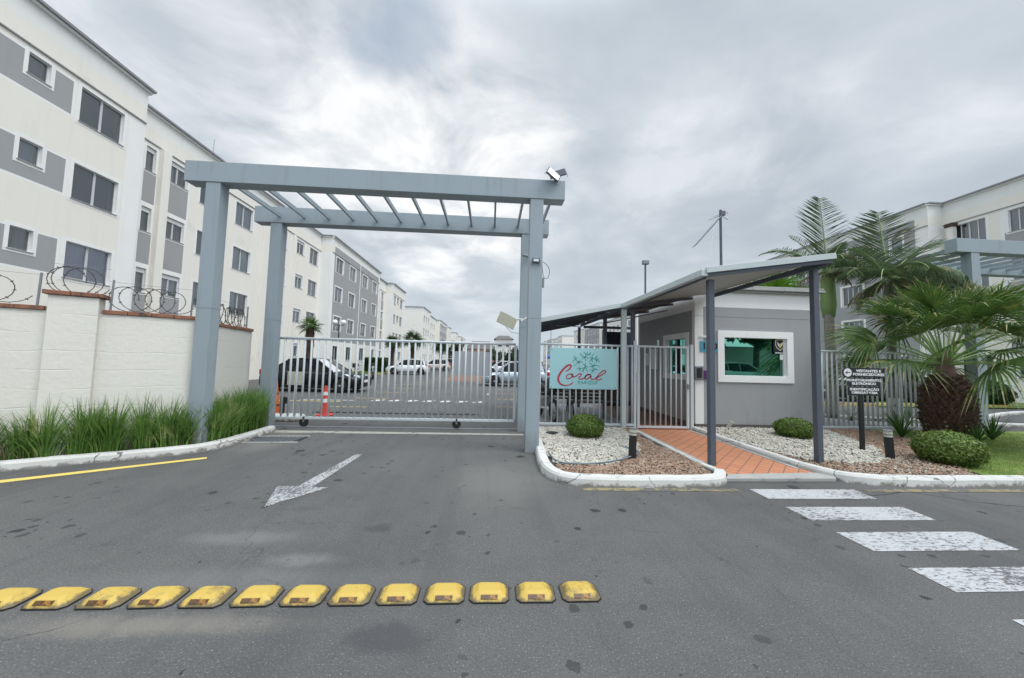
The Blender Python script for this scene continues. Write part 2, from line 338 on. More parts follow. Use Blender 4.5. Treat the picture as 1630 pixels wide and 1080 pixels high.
def tilemat(name, c1, c2, mortar, s, rot=45, off=0.0, ratio=1.0, ms=.02):
    m, b, o = newmat(name)
    mp = N('ShaderNodeMapping'); mp.inputs['Rotation'].default_value = (0, 0, R(rot)); Lk(o, mp.inputs[0])
    bt = N('ShaderNodeTexBrick'); bt.offset = off; bt.inputs['Scale'].default_value = 1/s
    bt.inputs['Brick Width'].default_value = ratio; bt.inputs['Row Height'].default_value = 1.0
    bt.inputs['Mortar Size'].default_value = ms; bt.inputs['Color1'].default_value = (*c1, 1); bt.inputs['Color2'].default_value = (*c2, 1)
    bt.inputs['Mortar'].default_value = (*mortar, 1); Lk(mp.outputs[0], bt.inputs[0])
    c = mixc(mth('MULTIPLY', noise(o, 7, 6, .7), .35), bt.outputs[0], tuple(x*.55 for x in c1))
    setc(b, c); b.inputs['Roughness'].default_value = .85
    bump(b, mth('SUBTRACT', noise(o, 90, 4), mth('MULTIPLY', bt.outputs['Fac'], 1.5)), .4, .008)
    return m
MT['brickpath'] = tilemat('orange_paver', (.56, .235, .12), (.49, .205, .105), (.16, .12, .10), .165, ms=.045)
MT['greypaver'] = tilemat('grey_paver', (.30, .30, .31), (.25, .25, .26), (.13, .13, .13), .2, 20, .5, 2.0)
MT['brownpaver'] = tilemat('brown_paver', (.22, .13, .09), (.17, .10, .075), (.09, .07, .06), .2, 0, .5, 2.0)
def blockwall():
    m, b, o = newmat('painted_block_wall')
    bt = N('ShaderNodeTexBrick'); bt.offset = .5; bt.inputs['Scale'].default_value = 1; bt.inputs['Brick Width'].default_value = 60
    bt.inputs['Row Height'].default_value = .27; bt.inputs['Mortar Size'].default_value = .012; bt.inputs['Mortar Smooth'].default_value = 1
    mp = N('ShaderNodeMapping'); mp.inputs['Rotation'].default_value = (R(90), 0, 0)
    nn = N('ShaderNodeTexNoise'); nn.inputs['Scale'].default_value = 2.2; nn.inputs['Detail'].default_value = 5; Lk(o, nn.inputs['Vector'])
    s3 = N('ShaderNodeVectorMath', operation='SCALE'); Lk(nn.outputs['Color'], s3.inputs[0]); s3.inputs['Scale'].default_value = .09
    dd = N('ShaderNodeVectorMath', operation='ADD'); Lk(o, dd.inputs[0]); Lk(s3.outputs[0], dd.inputs[1]); Lk(dd.outputs[0], mp.inputs[0]); Lk(mp.outputs[0], bt.inputs[0])
    gap = ramp(noise(o, 3, 4), [(.40, G1(0)), (.62, G1(1))])
    c = mixc(noise(o, 1.2, 6, .6), (.66, .65, .60), (.74, .725, .67))
    c = mixc(mth('MULTIPLY', mth('MULTIPLY', bt.outputs['Fac'], gap), .14), c, (.45, .44, .40))
    c = mixc(ramp(noise(o, 1.7, 8, .75, 1.), [(.62, G1(0)), (.80, G1(.35))]), c, (.45, .43, .38))
    setc(b, c); b.inputs['Roughness'].default_value = .85
    h = mth('SUBTRACT', mth('MULTIPLY', noise(o, 14, 6, .6), 1.0), mth('MULTIPLY', mth('MULTIPLY', bt.outputs['Fac'], gap), .55))
    bump(b, h, .32, .02)
    return m
MT['blockwall'] = blockwall()
def bumprubber():
    m, b, o = newmat('yellow_rubber')
    n = noise(o, 12, 7, .7, .4); oi = N('ShaderNodeObjectInfo')
    c = mixc(noise(o, 6, 3), (.47, .32, .055), (.55, .395, .09))
    sp = N('ShaderNodeSeparateXYZ'); Lk(o, sp.inputs[0])
    e = N('ShaderNodeMapRange'); Lk(sp.outputs[2], e.inputs[0]); e.inputs[1].default_value = 0; e.inputs[2].default_value = .03; e.inputs[3].default_value = .45; e.inputs[4].default_value = 0
    w = N('ShaderNodeVectorMath', operation='ADD'); Lk(o, w.inputs[0]); Lk(oi.outputs['Location'], w.inputs[1])
    n9 = noise(w.outputs[0], 14, 8, .75, .5)
    ax = mth('ABSOLUTE', sp.outputs[0]); e2 = N('ShaderNodeMapRange'); Lk(ax, e2.inputs[0]); e2.inputs[1].default_value = .07; e2.inputs[2].default_value = .13; e2.inputs[3].default_value = 0; e2.inputs[4].default_value = .20
    rnd = mth('MULTIPLY', mth('SUBTRACT', oi.outputs['Random'], .5), .14)
    f = ramp(mth('ADD', mth('ADD', mth('ADD', n9, e.outputs[0]), e2.outputs[0]), rnd), [(.56, G1(0)), (.76, G1(1))])
    c = mixc(mth('MULTIPLY', f, .85), c, (.07, .06, .045))
    setc(b, c); b.inputs['Roughness'].default_value = .6; bump(b, n, .3, .004)
    return m
MT['yrubber'] = bumprubber()

# ------------------------------------------------------------------ mesh helpers
class MB:
    def __init__(s): s.v = []; s.f = []; s.m = []
    def add(s, vs, fs, mi=0):
        k = len(s.v); s.v += [tuple(v) for v in vs]; s.f += [tuple(i+k for i in f) for f in fs]; s.m += [mi]*len(fs); return s
    def quad(s, a, b, c, d, mi=0): return s.add((a, b, c, d), ((0, 1, 2, 3),), mi)
    def box(s, a, b, mi=0, T=None):
        (x0, y0, z0), (x1, y1, z1) = a, b
        vs = [Vector((x, y, z)) for z in (z0, z1) for y in (y0, y1) for x in (x0, x1)]
        if T is not None: vs = [T @ v for v in vs]
        return s.add(vs, ((0, 2, 3, 1), (4, 5, 7, 6), (0, 1, 5, 4), (2, 6, 7, 3), (0, 4, 6, 2), (1, 3, 7, 5)), mi)
    def beam(s, p, q, w, h, mi=0, upv=(0, 0, 1)):
        p, q = Vector(p), Vector(q); d = (q-p).normalized(); u = Vector(upv)
        if abs(d.dot(u)) > .98: u = Vector((0, 1, 0))
        r = d.cross(u).normalized(); u = r.cross(d)
        vs = [c+r*a*w/2+u*b*h/2 for c in (p, q) for a, b in ((-1, -1), (1, -1), (1, 1), (-1, 1))]
        return s.add(vs, ((0, 3, 2, 1), (4, 5, 6, 7), (0, 1, 5, 4), (1, 2, 6, 5), (2, 3, 7, 6), (3, 0, 4, 7)), mi)
    def tube(s, pts, r, n=8, mi=0, cap=True, closed=False):
        pts = [Vector(p) for p in pts]; L = len(pts); rs = r if isinstance(r, (list, tuple)) else [r]*L
        vs = []; ref = None
        for i, p in enumerate(pts):
            if closed: d = pts[(i+1) % L]-pts[i-1]
            else: d = pts[min(i+1, L-1)]-pts[max(i-1, 0)]
            d = d.normalized()
            if ref is None:
                ref = Vector((0, 0, 1)) if abs(d.z) < .9 else Vector((1, 0, 0))
                a = d.cross(ref).normalized()
            else:
                a = (a-d*a.dot(d)).normalized()
            b = d.cross(a)
            for k in range(n):
                t = 2*math.pi*k/n; vs.append(p+(a*math.cos(t)+b*math.sin(t))*rs[i])
        fs = []
        for i in range(L if closed else L-1):
            j = (i+1) % L
            for k in range(n): fs.append((i*n+k, i*n+(k+1) % n, j*n+(k+1) % n, j*n+k))
        if cap and not closed: fs += [tuple(range(n))[::-1], tuple((L-1)*n+k for k in range(n))]
        return s.add(vs, fs, mi)
    def lathe(s, prof, n=16, mi=0, c=(0, 0, 0)):
        vs = []; fs = []
        for r, z in prof:
            for k in range(n):
                t = 2*math.pi*k/n; vs.append((c[0]+r*math.cos(t), c[1]+r*math.sin(t), c[2]+z))
        for i in range(len(prof)-1):
            for k in range(n): fs.append((i*n+k, i*n+(k+1) % n, (i+1)*n+(k+1) % n, (i+1)*n+k))
        fs += [tuple(range(n))[::-1], tuple((len(prof)-1)*n+k for k in range(n))]
        return s.add(vs, fs, mi)
    def prism(s, poly, z0, z1, mi=0):
        n = len(poly); vs = [(x, y, z0) for x, y in poly]+[(x, y, z1) for x, y in poly]
        fs = [tuple(range(n))[::-1], tuple(range(n, 2*n))]+[(i, (i+1) % n, n+(i+1) % n, n+i) for i in range(n)]
        return s.add(vs, fs, mi)
    def mesh(s, name, mats, smooth=False):
        me = bpy.data.meshes.new(name); me.from_pydata(s.v, [], s.f)
        for m in mats: me.materials.append(MT[m] if isinstance(m, str) else m)
        if any(s.m): me.polygons.foreach_set('material_index', s.m)
        if smooth: me.polygons.foreach_set('use_smooth', [True]*len(s.f))
        me.update(); return me
    def build(s, name, mats, parent=None, loc=(0, 0, 0), rotz=0, smooth=False, bevel=0, rot=None):
        if not isinstance(mats, (list, tuple)): mats = [mats]
        o = link(name, s.mesh(name, mats, smooth), parent, loc, rotz, rot)
        if bevel: bev(o, bevel)
        return o
def bev(o, w, seg=2):
    b = o.modifiers.new('bevel', 'BEVEL'); b.width = w; b.segments = seg; b.limit_method = 'ANGLE'; b.angle_limit = R(40)
def link(name, me, parent=None, loc=(0, 0, 0), rotz=0, rot=None):
    o = bpy.data.objects.new(name, me); col.objects.link(o); o.location = loc
    o.rotation_euler = rot if rot else (0, 0, rotz)
    if parent: o.parent = parent
    return o
def tag(o, label=None, cat=None, group=None, kind=None):
    if label: o['label'] = label
    if cat: o['category'] = cat
    if group: o['group'] = group
    if kind: o['kind'] = kind
    return o
def thing(name, label, cat, loc=(0, 0, 0), rotz=0, group=None):
    o = bpy.data.objects.new(name, None); col.objects.link(o); o.empty_display_size = .2
    o.location = loc; o.rotation_euler = (0, 0, rotz); return tag(o, label, cat, group)
def copy_tree(o, parent=None):
    c = o.copy(); col.objects.link(c); c.parent = parent
    for ch in list(o.children): copy_tree(ch, c)
    return c
def struct(o): o['kind'] = 'structure'; return o
def text_mesh(name, body, size, mat_, parent=None, loc=(0, 0, 0), rot=(R(90), 0, 0), sx=1, offset=0, extrude=.0015, align='CENTER', space=1):
    cu = bpy.data.curves.new('tmp', 'FONT'); cu.body = body; cu.size = size; cu.align_x = align; cu.align_y = 'CENTER'
    cu.offset = offset; cu.extrude = extrude; cu.resolution_u = 3; cu.space_character = space; cu.space_line = 1.0
    ob = bpy.data.objects.new('tmp', cu); col.objects.link(ob)
    dg = bpy.context.evaluated_depsgraph_get(); me = bpy.data.meshes.new_from_object(ob.evaluated_get(dg))
    me.name = name; bpy.data.objects.remove(ob); me.materials.clear(); me.materials.append(MT[mat_])
    o = link(name, me, parent, loc, rot=rot); o.scale = (sx, 1, 1); return o

# ------------------------------------------------------------------ ground, roads, kerbs
g = MB().quad((-3000, -3000, -.06), (3000, -3000, -.06), (3000, 3000, -.06), (-3000, 3000, -.06)).build('ground', MT['soil'].name and 'soil'); struct(g)
rd = MB().quad((-120, -60, 0), (120, -60, 0), (120, 300, 0), (-120, 300, 0)).build('asphalt_road', 'asphalt'); struct(rd)

def kerb(name, path, w=.15, h=.12, closed=False, side=1, mat_='kerb'):
    """path = outer foot line; the kerb body lies to its left (side=1) or right"""
    pts = [Vector((x, y, 0)) for x, y in path]
    # resample smooth
    for _ in range(2):
        q = [pts[0]]
        for a, b in zip(pts, pts[1:]): q += [a.lerp(b, .25), a.lerp(b, .75)]
        pts = q+[pts[-1]]
    prof = [(0, 0), (.012, h*.75), (.035, h), (w-.01, h), (w, h-.015), (w, 0)]
    vs = []; n = len(prof)
    for i, p in enumerate(pts):
        d = (pts[min(i+1, len(pts)-1)]-pts[max(i-1, 0)]).normalized(); nrm = Vector((-d.y, d.x, 0))*side
        j = (mnoise.noise(p*4)*.008)
        for a, z in prof: vs.append(p+nrm*a+Vector((0, 0, z+(j if z > .05 else 0))))
    fs = [tuple(i*n+k for k in (a, a+1))+tuple((i+1)*n+k for k in (a+1, a)) for i in range(len(pts)-1) for a in range(n-1)]
    fs += [tuple(range(n)), tuple((len(pts)-1)*n+k for k in range(n))]
    o = MB().add(vs, fs).build(name, mat_); return struct(o)
kerb('kerb_left', [(-9.2, 3.2), (-6.28, 5.03), (-5.85, 5.31), (-5.31, 5.58), (-4.78, 5.90), (-4.50, 6.25), (-4.45, 6.9), (-4.45, 7.75)], side=1)
kerb('kerb_island', [(.90, 7.9), (.82, 6.2), (.76, 5.53), (.78, 5.0), (.92, 4.70), (1.24, 4.57), (1.82, 4.55), (2.49, 4.55), (3.03, 4.58), (3.24, 4.68), (3.40, 4.93)], side=1, w=.16)
kerb('kerb_path_left', [(3.40, 4.93), (3.36, 5.4), (3.36, 6.0), (3.38, 7.0), (3.42, 8.2)], w=.11, h=.10, side=1)
kerb('kerb_right', [(4.86, 8.35), (4.80, 6.9), (4.80, 5.9), (4.82, 5.35), (4.92, 4.95), (5.15, 4.70), (5.8, 4.60), (7.5, 4.63), (12, 4.70), (30, 5.0)], side=1, w=.16)
# beds
def sheet(name, poly, z, mat_, kind='structure'):
    n = len(poly); o = MB().add([(x, y, z) for x, y in poly], [tuple(range(n))]).build(name, mat_); o['kind'] = kind; return o
isl = [(1.0, 8.25), (.95, 6.2), (.90, 5.5), (.92, 5.03), (1.02, 4.83), (1.28, 4.71), (3.0, 4.70), (3.15, 4.78), (3.26, 5.0), (3.27, 6.0), (3.30, 8.25)]
sheet('island_soil', isl, .075, 'soil')
isr = [(4.94, 8.55), (4.94, 5.5), (5.04, 5.05), (5.22, 4.83), (5.8, 4.74), (7.5, 4.77), (12, 4.85), (12, 8.55)]
sheet('right_bed_soil', isr, .075, 'soil')
sheet('left_bed_soil', [(-9.2, 3.3), (-6.3, 5.13), (-5.35, 5.72), (-4.9, 6.05), (-4.68, 6.5), (-4.60, 7.7), (-5.5, 8.3), (-5.3, 6.5), (-9.8, 3.9)], .07, 'soil')
pth = sheet('brick_path', [(3.42, 4.95), (3.38, 6.0), (3.44, 8.9), (4.98, 8.9), (4.83, 8.3), (4.78, 6.9), (4.78, 5.9), (4.80, 5.35), (4.86, 5.05)], .05, 'brickpath')
struct(MB().prism([(3.28, 4.78), (3.44, 4.96), (4.87, 5.06), (4.98, 4.86), (4.9, 4.80)], 0.0, .056).build('path_edge_concrete', 'concrete', bevel=.01))
struct(MB().beam((3.425, 5.0, .052), (3.47, 8.3, .052), .07, .01).beam((4.76, 5.25, .052), (4.77, 8.3, .052), .07, .01).build('path_border', 'concrete'))
sheet('inner_patio', [(.95, 8.42), (5.05, 8.92), (5.05, 13.2), (1.4, 13.2)], .03, 'greypaver')
sheet('entry_paving', [(3.5, 8.95), (5.02, 8.95), (5.02, 13), (3.9, 13)], .036, 'brownpaver')
sheet('right_inner_paving', [(8.3, 8.75), (12.2, 8.75), (13.6, 9.6), (11.2, 10.3), (9.9, 11.6), (8.3, 11.9)], .03, 'greypaver')
sheet('right_verge', [(16.5, 14.2), (28.0, 14.6), (28.0, 90), (24, 90), (19.8, 17.2)], .05, 'lawn')
kerb('kerb_verge', [(10.2, 11.6), (11.4, 10.75), (12.8, 10.3), (14.0, 10.0), (16, 9.6)], h=.10)
kerb('kerb_lot_right', [(16.2, 10.7), (19.2, 12.2), (22.0, 13.0), (28, 13.3)], h=.11)
struct(MB().beam((13.5, 14.5, .06), (24, 15.0, .06), .14, .12).build('yellow_kerb', 'lotyellow'))
# gravel
def inpoly(x, y, P):
    c = False; j = len(P)-1
    for i in range(len(P)):
        if (P[i][1] > y) != (P[j][1] > y) and x < (P[j][0]-P[i][0])*(y-P[i][1])/(P[j][1]-P[i][1])+P[i][0]: c = not c
        j = i
    return c
def gravel(name, poly, n, mat_, r0, r1, label, z=.08, hole=None):
    rg = random.Random(len(name)*7+n); xs = [p[0] for p in poly]; ys = [p[1] for p in poly]; mb = MB(); k = 0
    while k < n:
        x = rg.uniform(min(xs), max(xs)); y = rg.uniform(min(ys), max(ys))
        jx, jy = x+mnoise.noise(Vector((x*3, y*3, 1)))*.12, y+mnoise.noise(Vector((x*3, y*3, 9)))*.12
        if not inpoly(jx, jy, poly): k += .15; continue
        k += 1; r = rg.uniform(r0, r1); T = Matrix.Translation((x, y, z+rg.uniform(0, r*.8))) @ Matrix.Rotation(rg.uniform(0, 6.3), 4, 'Z') @ Matrix.Rotation(rg.uniform(-.5, .5), 4, 'X')
        a, b, c = r*rg.uniform(.8, 1.3), r*rg.uniform(.6, 1), r*rg.uniform(.45, .75)
        vs = [T @ Vector(v) for v in ((a, .2*b, 0), (.1*a, b, .1*c), (-a, -.1*b, 0), (-.2*a, -b, 0), (.3*a, .2*b, c), (-.35*a, -.15*b, c*.9), (0, 0, -c))]
        mb.add(vs, ((0, 1, 4), (1, 5, 4), (1, 2, 5), (2, 3, 5), (3, 4, 5), (3, 0, 4), (0, 6, 1), (2, 1, 6), (3, 2, 6), (0, 3, 6)))
    return tag(mb.build(name, mat_), label, 'gravel', kind='stuff')
wg1 = [(1.02, 8.2), (.97, 5.5), (1.03, 5.26), (1.6, 5.20), (2.08, 5.42), (2.58, 6.04), (3.0, 7.2), (3.1, 8.2)]
bg1_ = [(1.03, 5.24), (.99, 5.0), (1.28, 4.73), (3.0, 4.72), (3.22, 5.0), (3.25, 8.2), (3.1, 8.2), (3.0, 7.2), (2.58, 6.04), (2.08, 5.42), (1.6, 5.20)]
wg2 = [(4.98, 8.45), (4.98, 6.3), (5.25, 5.6), (5.95, 5.40), (6.8, 5.65), (7.4, 6.3), (8.2, 8.0), (8.3, 8.45)]
bg2_ = [(4.98, 6.3), (5.0, 5.2), (5.25, 4.86), (7.2, 4.80), (7.6, 5.6), (9.2, 6.5), (9.6, 8.4), (8.3, 8.45), (8.2, 8.0), (7.4, 6.3), (6.8, 5.65), (5.95, 5.40), (5.25, 5.6)]
gravel('white_gravel', wg1, 7500, 'pebble_w', .016, .030, 'white pebbles round the clipped bush below the coral sign')
gravel('brown_gravel', bg1_, 7500, 'pebble_b', .010, .020, 'brown gravel inside the white kerb round the left light post')
gravel('white_gravel', wg2, 8000, 'pebble_w', .016, .030, 'white pebbles below the guardhouse window')
gravel('brown_gravel', bg2_, 9000, 'pebble_b', .012, .022, 'brown gravel below the black three board sign')
gravel('brown_gravel', [(5.3, 4.9), (7.0, 4.85), (7.5, 6.0), (5.9, 5.7)], 260, 'pebble_w', .010, .018, 'stray white pebbles strewn on the brown gravel near the sign post', z=.095)
# lawn
def blades(name, poly, n, h0, h1, w, mat_, label, cat, z=.07, lean=.25, seg=2, clump=None, seed=3):
    rg = random.Random(seed); xs = [p[0] for p in poly]; ys = [p[1] for p in poly]; mb = MB(); k = 0; cl_ = []
    if clump:
        while len(cl_) < clump:
            x = rg.uniform(min(xs), max(xs)); y = rg.uniform(min(ys), max(ys))
            if inpoly(x, y, poly): cl_.append((x, y, rg.uniform(.75, 1.1)))
    while k < n:
        if clump:
            cx, cy, ch = rg.choice(cl_); a = rg.uniform(0, 6.28); rr = abs(rg.gauss(0, .07)); x, y = cx+rr*math.cos(a), cy+rr*math.sin(a)
            if not inpoly(x, y, poly): k += .2; continue
            la = a+rg.uniform(-.6, .6); ln = rg.uniform(.05, 1)*lean*(.4+rr*8)
        else:
            x = rg.uniform(min(xs), max(xs)); y = rg.uniform(min(ys), max(ys)); ch = 1
            if not inpoly(x, y, poly): k += .2; continue
            la = rg.uniform(0, 6.28); ln = rg.uniform(.2, 1)*lean
        k += 1; h = rg.uniform(h0, h1)*ch; dx, dy = math.cos(la), math.sin(la); ww = w*rg.uniform(.7, 1.2)
        fa = rg.uniform(0, 6.28); sx, sy = math.cos(fa)*ww/2, math.sin(fa)*ww/2; vs = []
        for i in range(seg+1):
            t = i/seg; bend = ln*h*(t**2); zz = z+h*t*(1-.35*ln*t*t); q = (1-t)**.6 if i < seg else .05
            vs += [(x+dx*bend-sx*q, y+dy*bend-sy*q, zz), (x+dx*bend+sx*q, y+dy*bend+sy*q, zz)]
        mb.add(vs, [(2*i, 2*i+1, 2*i+3, 2*i+2) for i in range(seg)])
    return tag(mb.build(name, mat_), label, cat, kind='stuff')
bed = [(-9.2, 3.42), (-6.35, 5.15), (-5.4, 5.70), (-4.90, 5.97), (-4.66, 6.35), (-4.64, 7.75), (-5.0, 8.0), (-5.08, 6.7), (-5.45, 6.0), (-6.85, 5.32), (-9.6, 3.75)]
blades('tall_grass', bed, 11500, .34, .92, .018, 'grassblade', 'tall dark green border grass along the foot of the cream wall', 'grass', lean=.7, seg=4, clump=95)
blades('tall_grass', [(-4.98, 6.75), (-4.66, 6.7), (-4.62, 7.7), (-5.1, 7.9)], 2300, .60, .98, .018, 'grassblade', 'taller grass tuft between the two left gate pillars', 'grass', lean=.6, seg=4, clump=22, seed=8)
blades('dry_grass', bed, 900, .15, .5, .014, 'frond_dry', 'straw coloured dead blades among the border grass by the cream wall', 'grass', lean=1.0, seg=3, seed=12)
lawnp = [(7.45, 4.82), (12, 4.88), (18, 5.0), (18, 7.5), (12.2, 8.3), (9.8, 8.3), (9.4, 6.5), (7.8, 5.7)]
sheet('lawn_ground', [(7.3, 4.80), (12, 4.86), (30, 5.1), (30, 8.6), (9.6, 8.5), (9.2, 6.4), (7.6, 5.6)], .082, 'lawn')
blades('lawn', lawnp, 42000, .025, .06, .007, 'lawn', 'short green lawn behind the white kerb at the right edge', 'grass', z=.08, lean=.9, seg=1)
# markings
def mark(name, poly, mat_, z=.004): return sheet(name, poly, z, mat_)
for i, (y0, y1) in enumerate(((4.19, 4.51), (3.61, 3.95), (3.01, 3.355), (2.46, 2.76), (1.87, 2.19), (1.3, 1.6))):
    mark('zebra_stripe', [(3.42, y0), (4.83, y0), (4.86, y1), (3.42, y1)], 'zebra')
mark('arrow_marking', [(-2.17, 6.02), (-2.06, 6.02), (-2.13, 4.53), (-1.93, 4.52), (-2.33, 3.94), (-2.56, 4.56), (-2.31, 4.56)], 'arrowp')
mark('edge_line_left', [(-8.5, 3.18), (-8.4, 3.05), (-5.76, 4.63), (-4.26, 5.70), (-4.32, 5.79), (-5.85, 4.74)], 'yellowline')
mark('edge_line_island', [(1.2, 4.44), (3.25, 4.42), (3.25, 4.52), (1.2, 4.54)], 'yellowfade')
mark('edge_line_right', [(5.0, 4.42), (7.4, 4.44), (7.4, 4.54), (5.0, 4.52)], 'yellowfade')
mark('gate_threshold', [(-4.55, 7.62), (.75, 7.66), (.75, 7.80), (-4.55, 7.86)], 'thresh')
struct(MB().box((-4.9, 8.26, .001), (.9, 8.34, .012)).build('gate_rail_track', 'galv'))
for i in range(12): mark('parking_line', [(-5.2+i*.0, 11.6+i*2.5, ), (-3.9, 11.6+i*2.5), (-3.9, 11.7+i*2.5), (-5.2, 11.7+i*2.5)], 'lotyellow')
for i in range(10): mark('parking_line', [(.2, 12.2+i*2.4), (1.6, 12.2+i*2.4), (1.6, 12.3+i*2.4), (.2, 12.3+i*2.4)], 'lotyellow')
mark('lot_line', [(-9, 12.9), (-5.3, 12.9), (-5.3, 13.05), (-9, 13.05)], 'lotyellow')
mark('lot_line', [(-6.9, 13.3), (-4.9, 13.3), (-4.9, 13.42), (-6.9, 13.42)], 'lotwhite')
for i in range(7): mark('lot_zebra', [(-4.4+i*.62, 13.3), (-4.05+i*.62, 13.3), (-3.9+i*.62, 13.75), (-4.25+i*.62, 13.75)], 'lotwhite')
struct(MB().box((-5.0, 10.35, .0), (-.3, 10.47, .02)).build('drain_channel', 'black'))
sheet('reddish_paving', [(-3.5, 26), (1, 26), (1.5, 40), (-4, 40)], .004, 'brownpaver')

rc = MB(); cp_ = [(4.6, 4.30), (5.1, 4.33), (5.54, 4.46), (5.75, 4.30), (6.05, 4.10), (6.5, 3.93), (7.2, 3.6)]
P_ = [Vector((x, y, .0035)) for x, y in cp_]; Q_ = []
for a_, b_ in zip(P_, P_[1:]):
    for k in range(14): q = a_.lerp(b_, k/14); Q_.append(q+Vector((0, mnoise.noise(q*9)*.03, 0)))
rc.add([q+Vector((0, s_*(.004+.004*abs(mnoise.noise(q*20))), 0)) for q in Q_ for s_ in (-1, 1)], [(2*i, 2*i+2, 2*i+3, 2*i+1) for i in range(len(Q_)-1)]).build('road_crack', 'black')['kind'] = 'structure'
# drain grate by the left kerb
t = thing('drain_grate', 'rusty slotted drain grate by the left kerb end', 'drain', (-3.98, 7.0, 0), R(4))
mb = MB()
for i in range(9): mb.beam((-.36+i*.09-.05, -.22, .014), (-.36+i*.09+.05, .22, .014), .028, .016)
mb.build('grate_bars', 'galv', t)
MB().box((-.45, -.26, .002), (.45, .26, .008)).build('pit', 'black', t); MB().box((-.47, -.28, .002), (.47, -.23, .018)).box((-.47, .23, .002), (.47, .28, .018)).build('grate_rim', 'concrete', t)

# ------------------------------------------------------------------ speed blocks
prot = None
ords = ['first', 'second', 'third', 'fourth', 'fifth', 'sixth', 'seventh', 'eighth', 'ninth', 'tenth', 'eleventh', 'twelfth', 'thirteenth', 'fourteenth', 'fifteenth']
xs = [.66, .35, .035, -.265, -.575, -.88, -1.185, -1.49, -1.80, -2.105, -2.41, -2.72, -3.03, -3.33]
for i, x in enumerate(xs):
    lab = {0: 'yellow rubber road block at the right end of the row, part of its reflector white'}.get(i, f'yellow rubber road block, {ords[i]} from the right end of the row across the asphalt')
    if prot is None:
        prot = thing('speed_block', lab, 'road block', (x, 2.515, 0), 0, 'yellow road blocks in a row')
        lx, ly, tx, ty, h = .131, .095, .072, .040, .050
        mb = MB(); vs = []
        def ring(ax, ay, z, c):
            return [(-ax+c, -ay, z), (ax-c, -ay, z), (ax, -ay+c, z), (ax, ay-c, z), (ax-c, ay, z), (-ax+c, ay, z), (-ax, ay-c, z), (-ax, -ay+c, z)]
        for a in (ring(lx, ly, 0, .03), ring(lx, ly, .010, .03), ring(tx+.012, ty+.022, h-.008, .02), ring(tx, ty, h, .015)): vs += a
        fs = [(r*8+k, r*8+(k+1) % 8, r*8+8+(k+1) % 8, r*8+8+k) for r in range(3) for k in range(8)]+[tuple(24+k for k in range(8))]
        mb.add(vs, fs); mb.build('block_body', 'yrubber', prot, bevel=.004); MB().prism([(a_*1.03, b_*1.04) for a_, b_, c_ in ring(lx, ly, 0, .03)], .001, .009).build('base_skirt', 'black', prot)
        rb = MB(); yc, zc_ = -.0765, .030
        sl = math.atan2(h-.018, (ly-(ty+.022)))
        T = Matrix.Translation((0, yc, zc_)) @ Matrix.Rotation(sl, 4, 'X')
        rb.box((-.056, -.013, -.004), (.056, .013, .003), 0, T); rb.build('reflector', 'reflector', prot)
        rw = MB(); T2 = T
        for s_ in (-1, 1): rw.box((-.052 if s_ < 0 else .01, -.010, .003), (-.008 if s_ < 0 else .05, .010, .0045), 0, T)
        rw.build('reflector_insert', 'reflector', [q for q in prot.children if q.name.startswith('reflector')][0])
    else:
        c = copy_tree(prot); c.location = (x, 2.515+random.uniform(-.004, .004), 0); c.rotation_euler.z = random.uniform(-.02, .02); c['label'] = lab

# ------------------------------------------------------------------ boundary wall left + razor wire
Dw = Vector((.85, .52, 0)).normalized(); ang = math.atan2(Dw.y, Dw.x)
def at_w(s): return Vector((-5.05, 6.3, 0))-Dw*s
wallo = thing('boundary_wall', 'cream painted block wall with terracotta coping behind the tall grass', 'wall', (-5.05, 6.3, 0), ang)
MB().box((-6.5, 0, 0), (.06, .16, 2.16)).build('wall_panel', 'blockwall', wallo)
MB().box((-1.60, -.09, 0), (-1.10, .17, 2.39)).build('wall_pier', 'blockwall', wallo, bevel=.01)
def coping(mb, x0, x1, z, y0, y1):
    x = x0; rg = random.Random(5)
    while x < x1-.02:
        w = min(.27, x1-x); dz = rg.uniform(-.004, .004); mb.box((x+.003, y0+rg.uniform(-.006, .006), z+dz), (x+w-.003, y1, z+.062+dz)); x += w
    return mb
mb = coping(MB(), -6.5, -1.62, 2.162, -.03, .2); coping(mb, -1.08, .04, 2.162, -.03, .2).build('coping', 'terra', wallo, bevel=.008)
coping(MB(), -1.65, -1.05, 2.392, -.13, .22).build('pier_coping', 'terra', wallo, bevel=.008)
a, b = Vector((-5.04, 6.50, 0)), Vector((-5.36, 8.2, 0)); d2 = b-a; ang2 = math.atan2(d2.y, d2.x)
MB().box((0, -.0, 0), (d2.length, .15, 2.10)).build('return_wall', 'blockwall', wallo, (wallo.matrix_world.inverted() @ a) if False else (Matrix.Rotation(-ang, 4, 'Z') @ (a-Vector((-5.05, 6.3, 0)))), ang2-ang)
coping(MB(), 0, d2.length, 2.102, -.03, .18).build('return_coping', 'terra', wallo, Matrix.Rotation(-ang, 4, 'Z') @ (a-Vector((-5.05, 6.3, 0))), ang2-ang, bevel=.008)
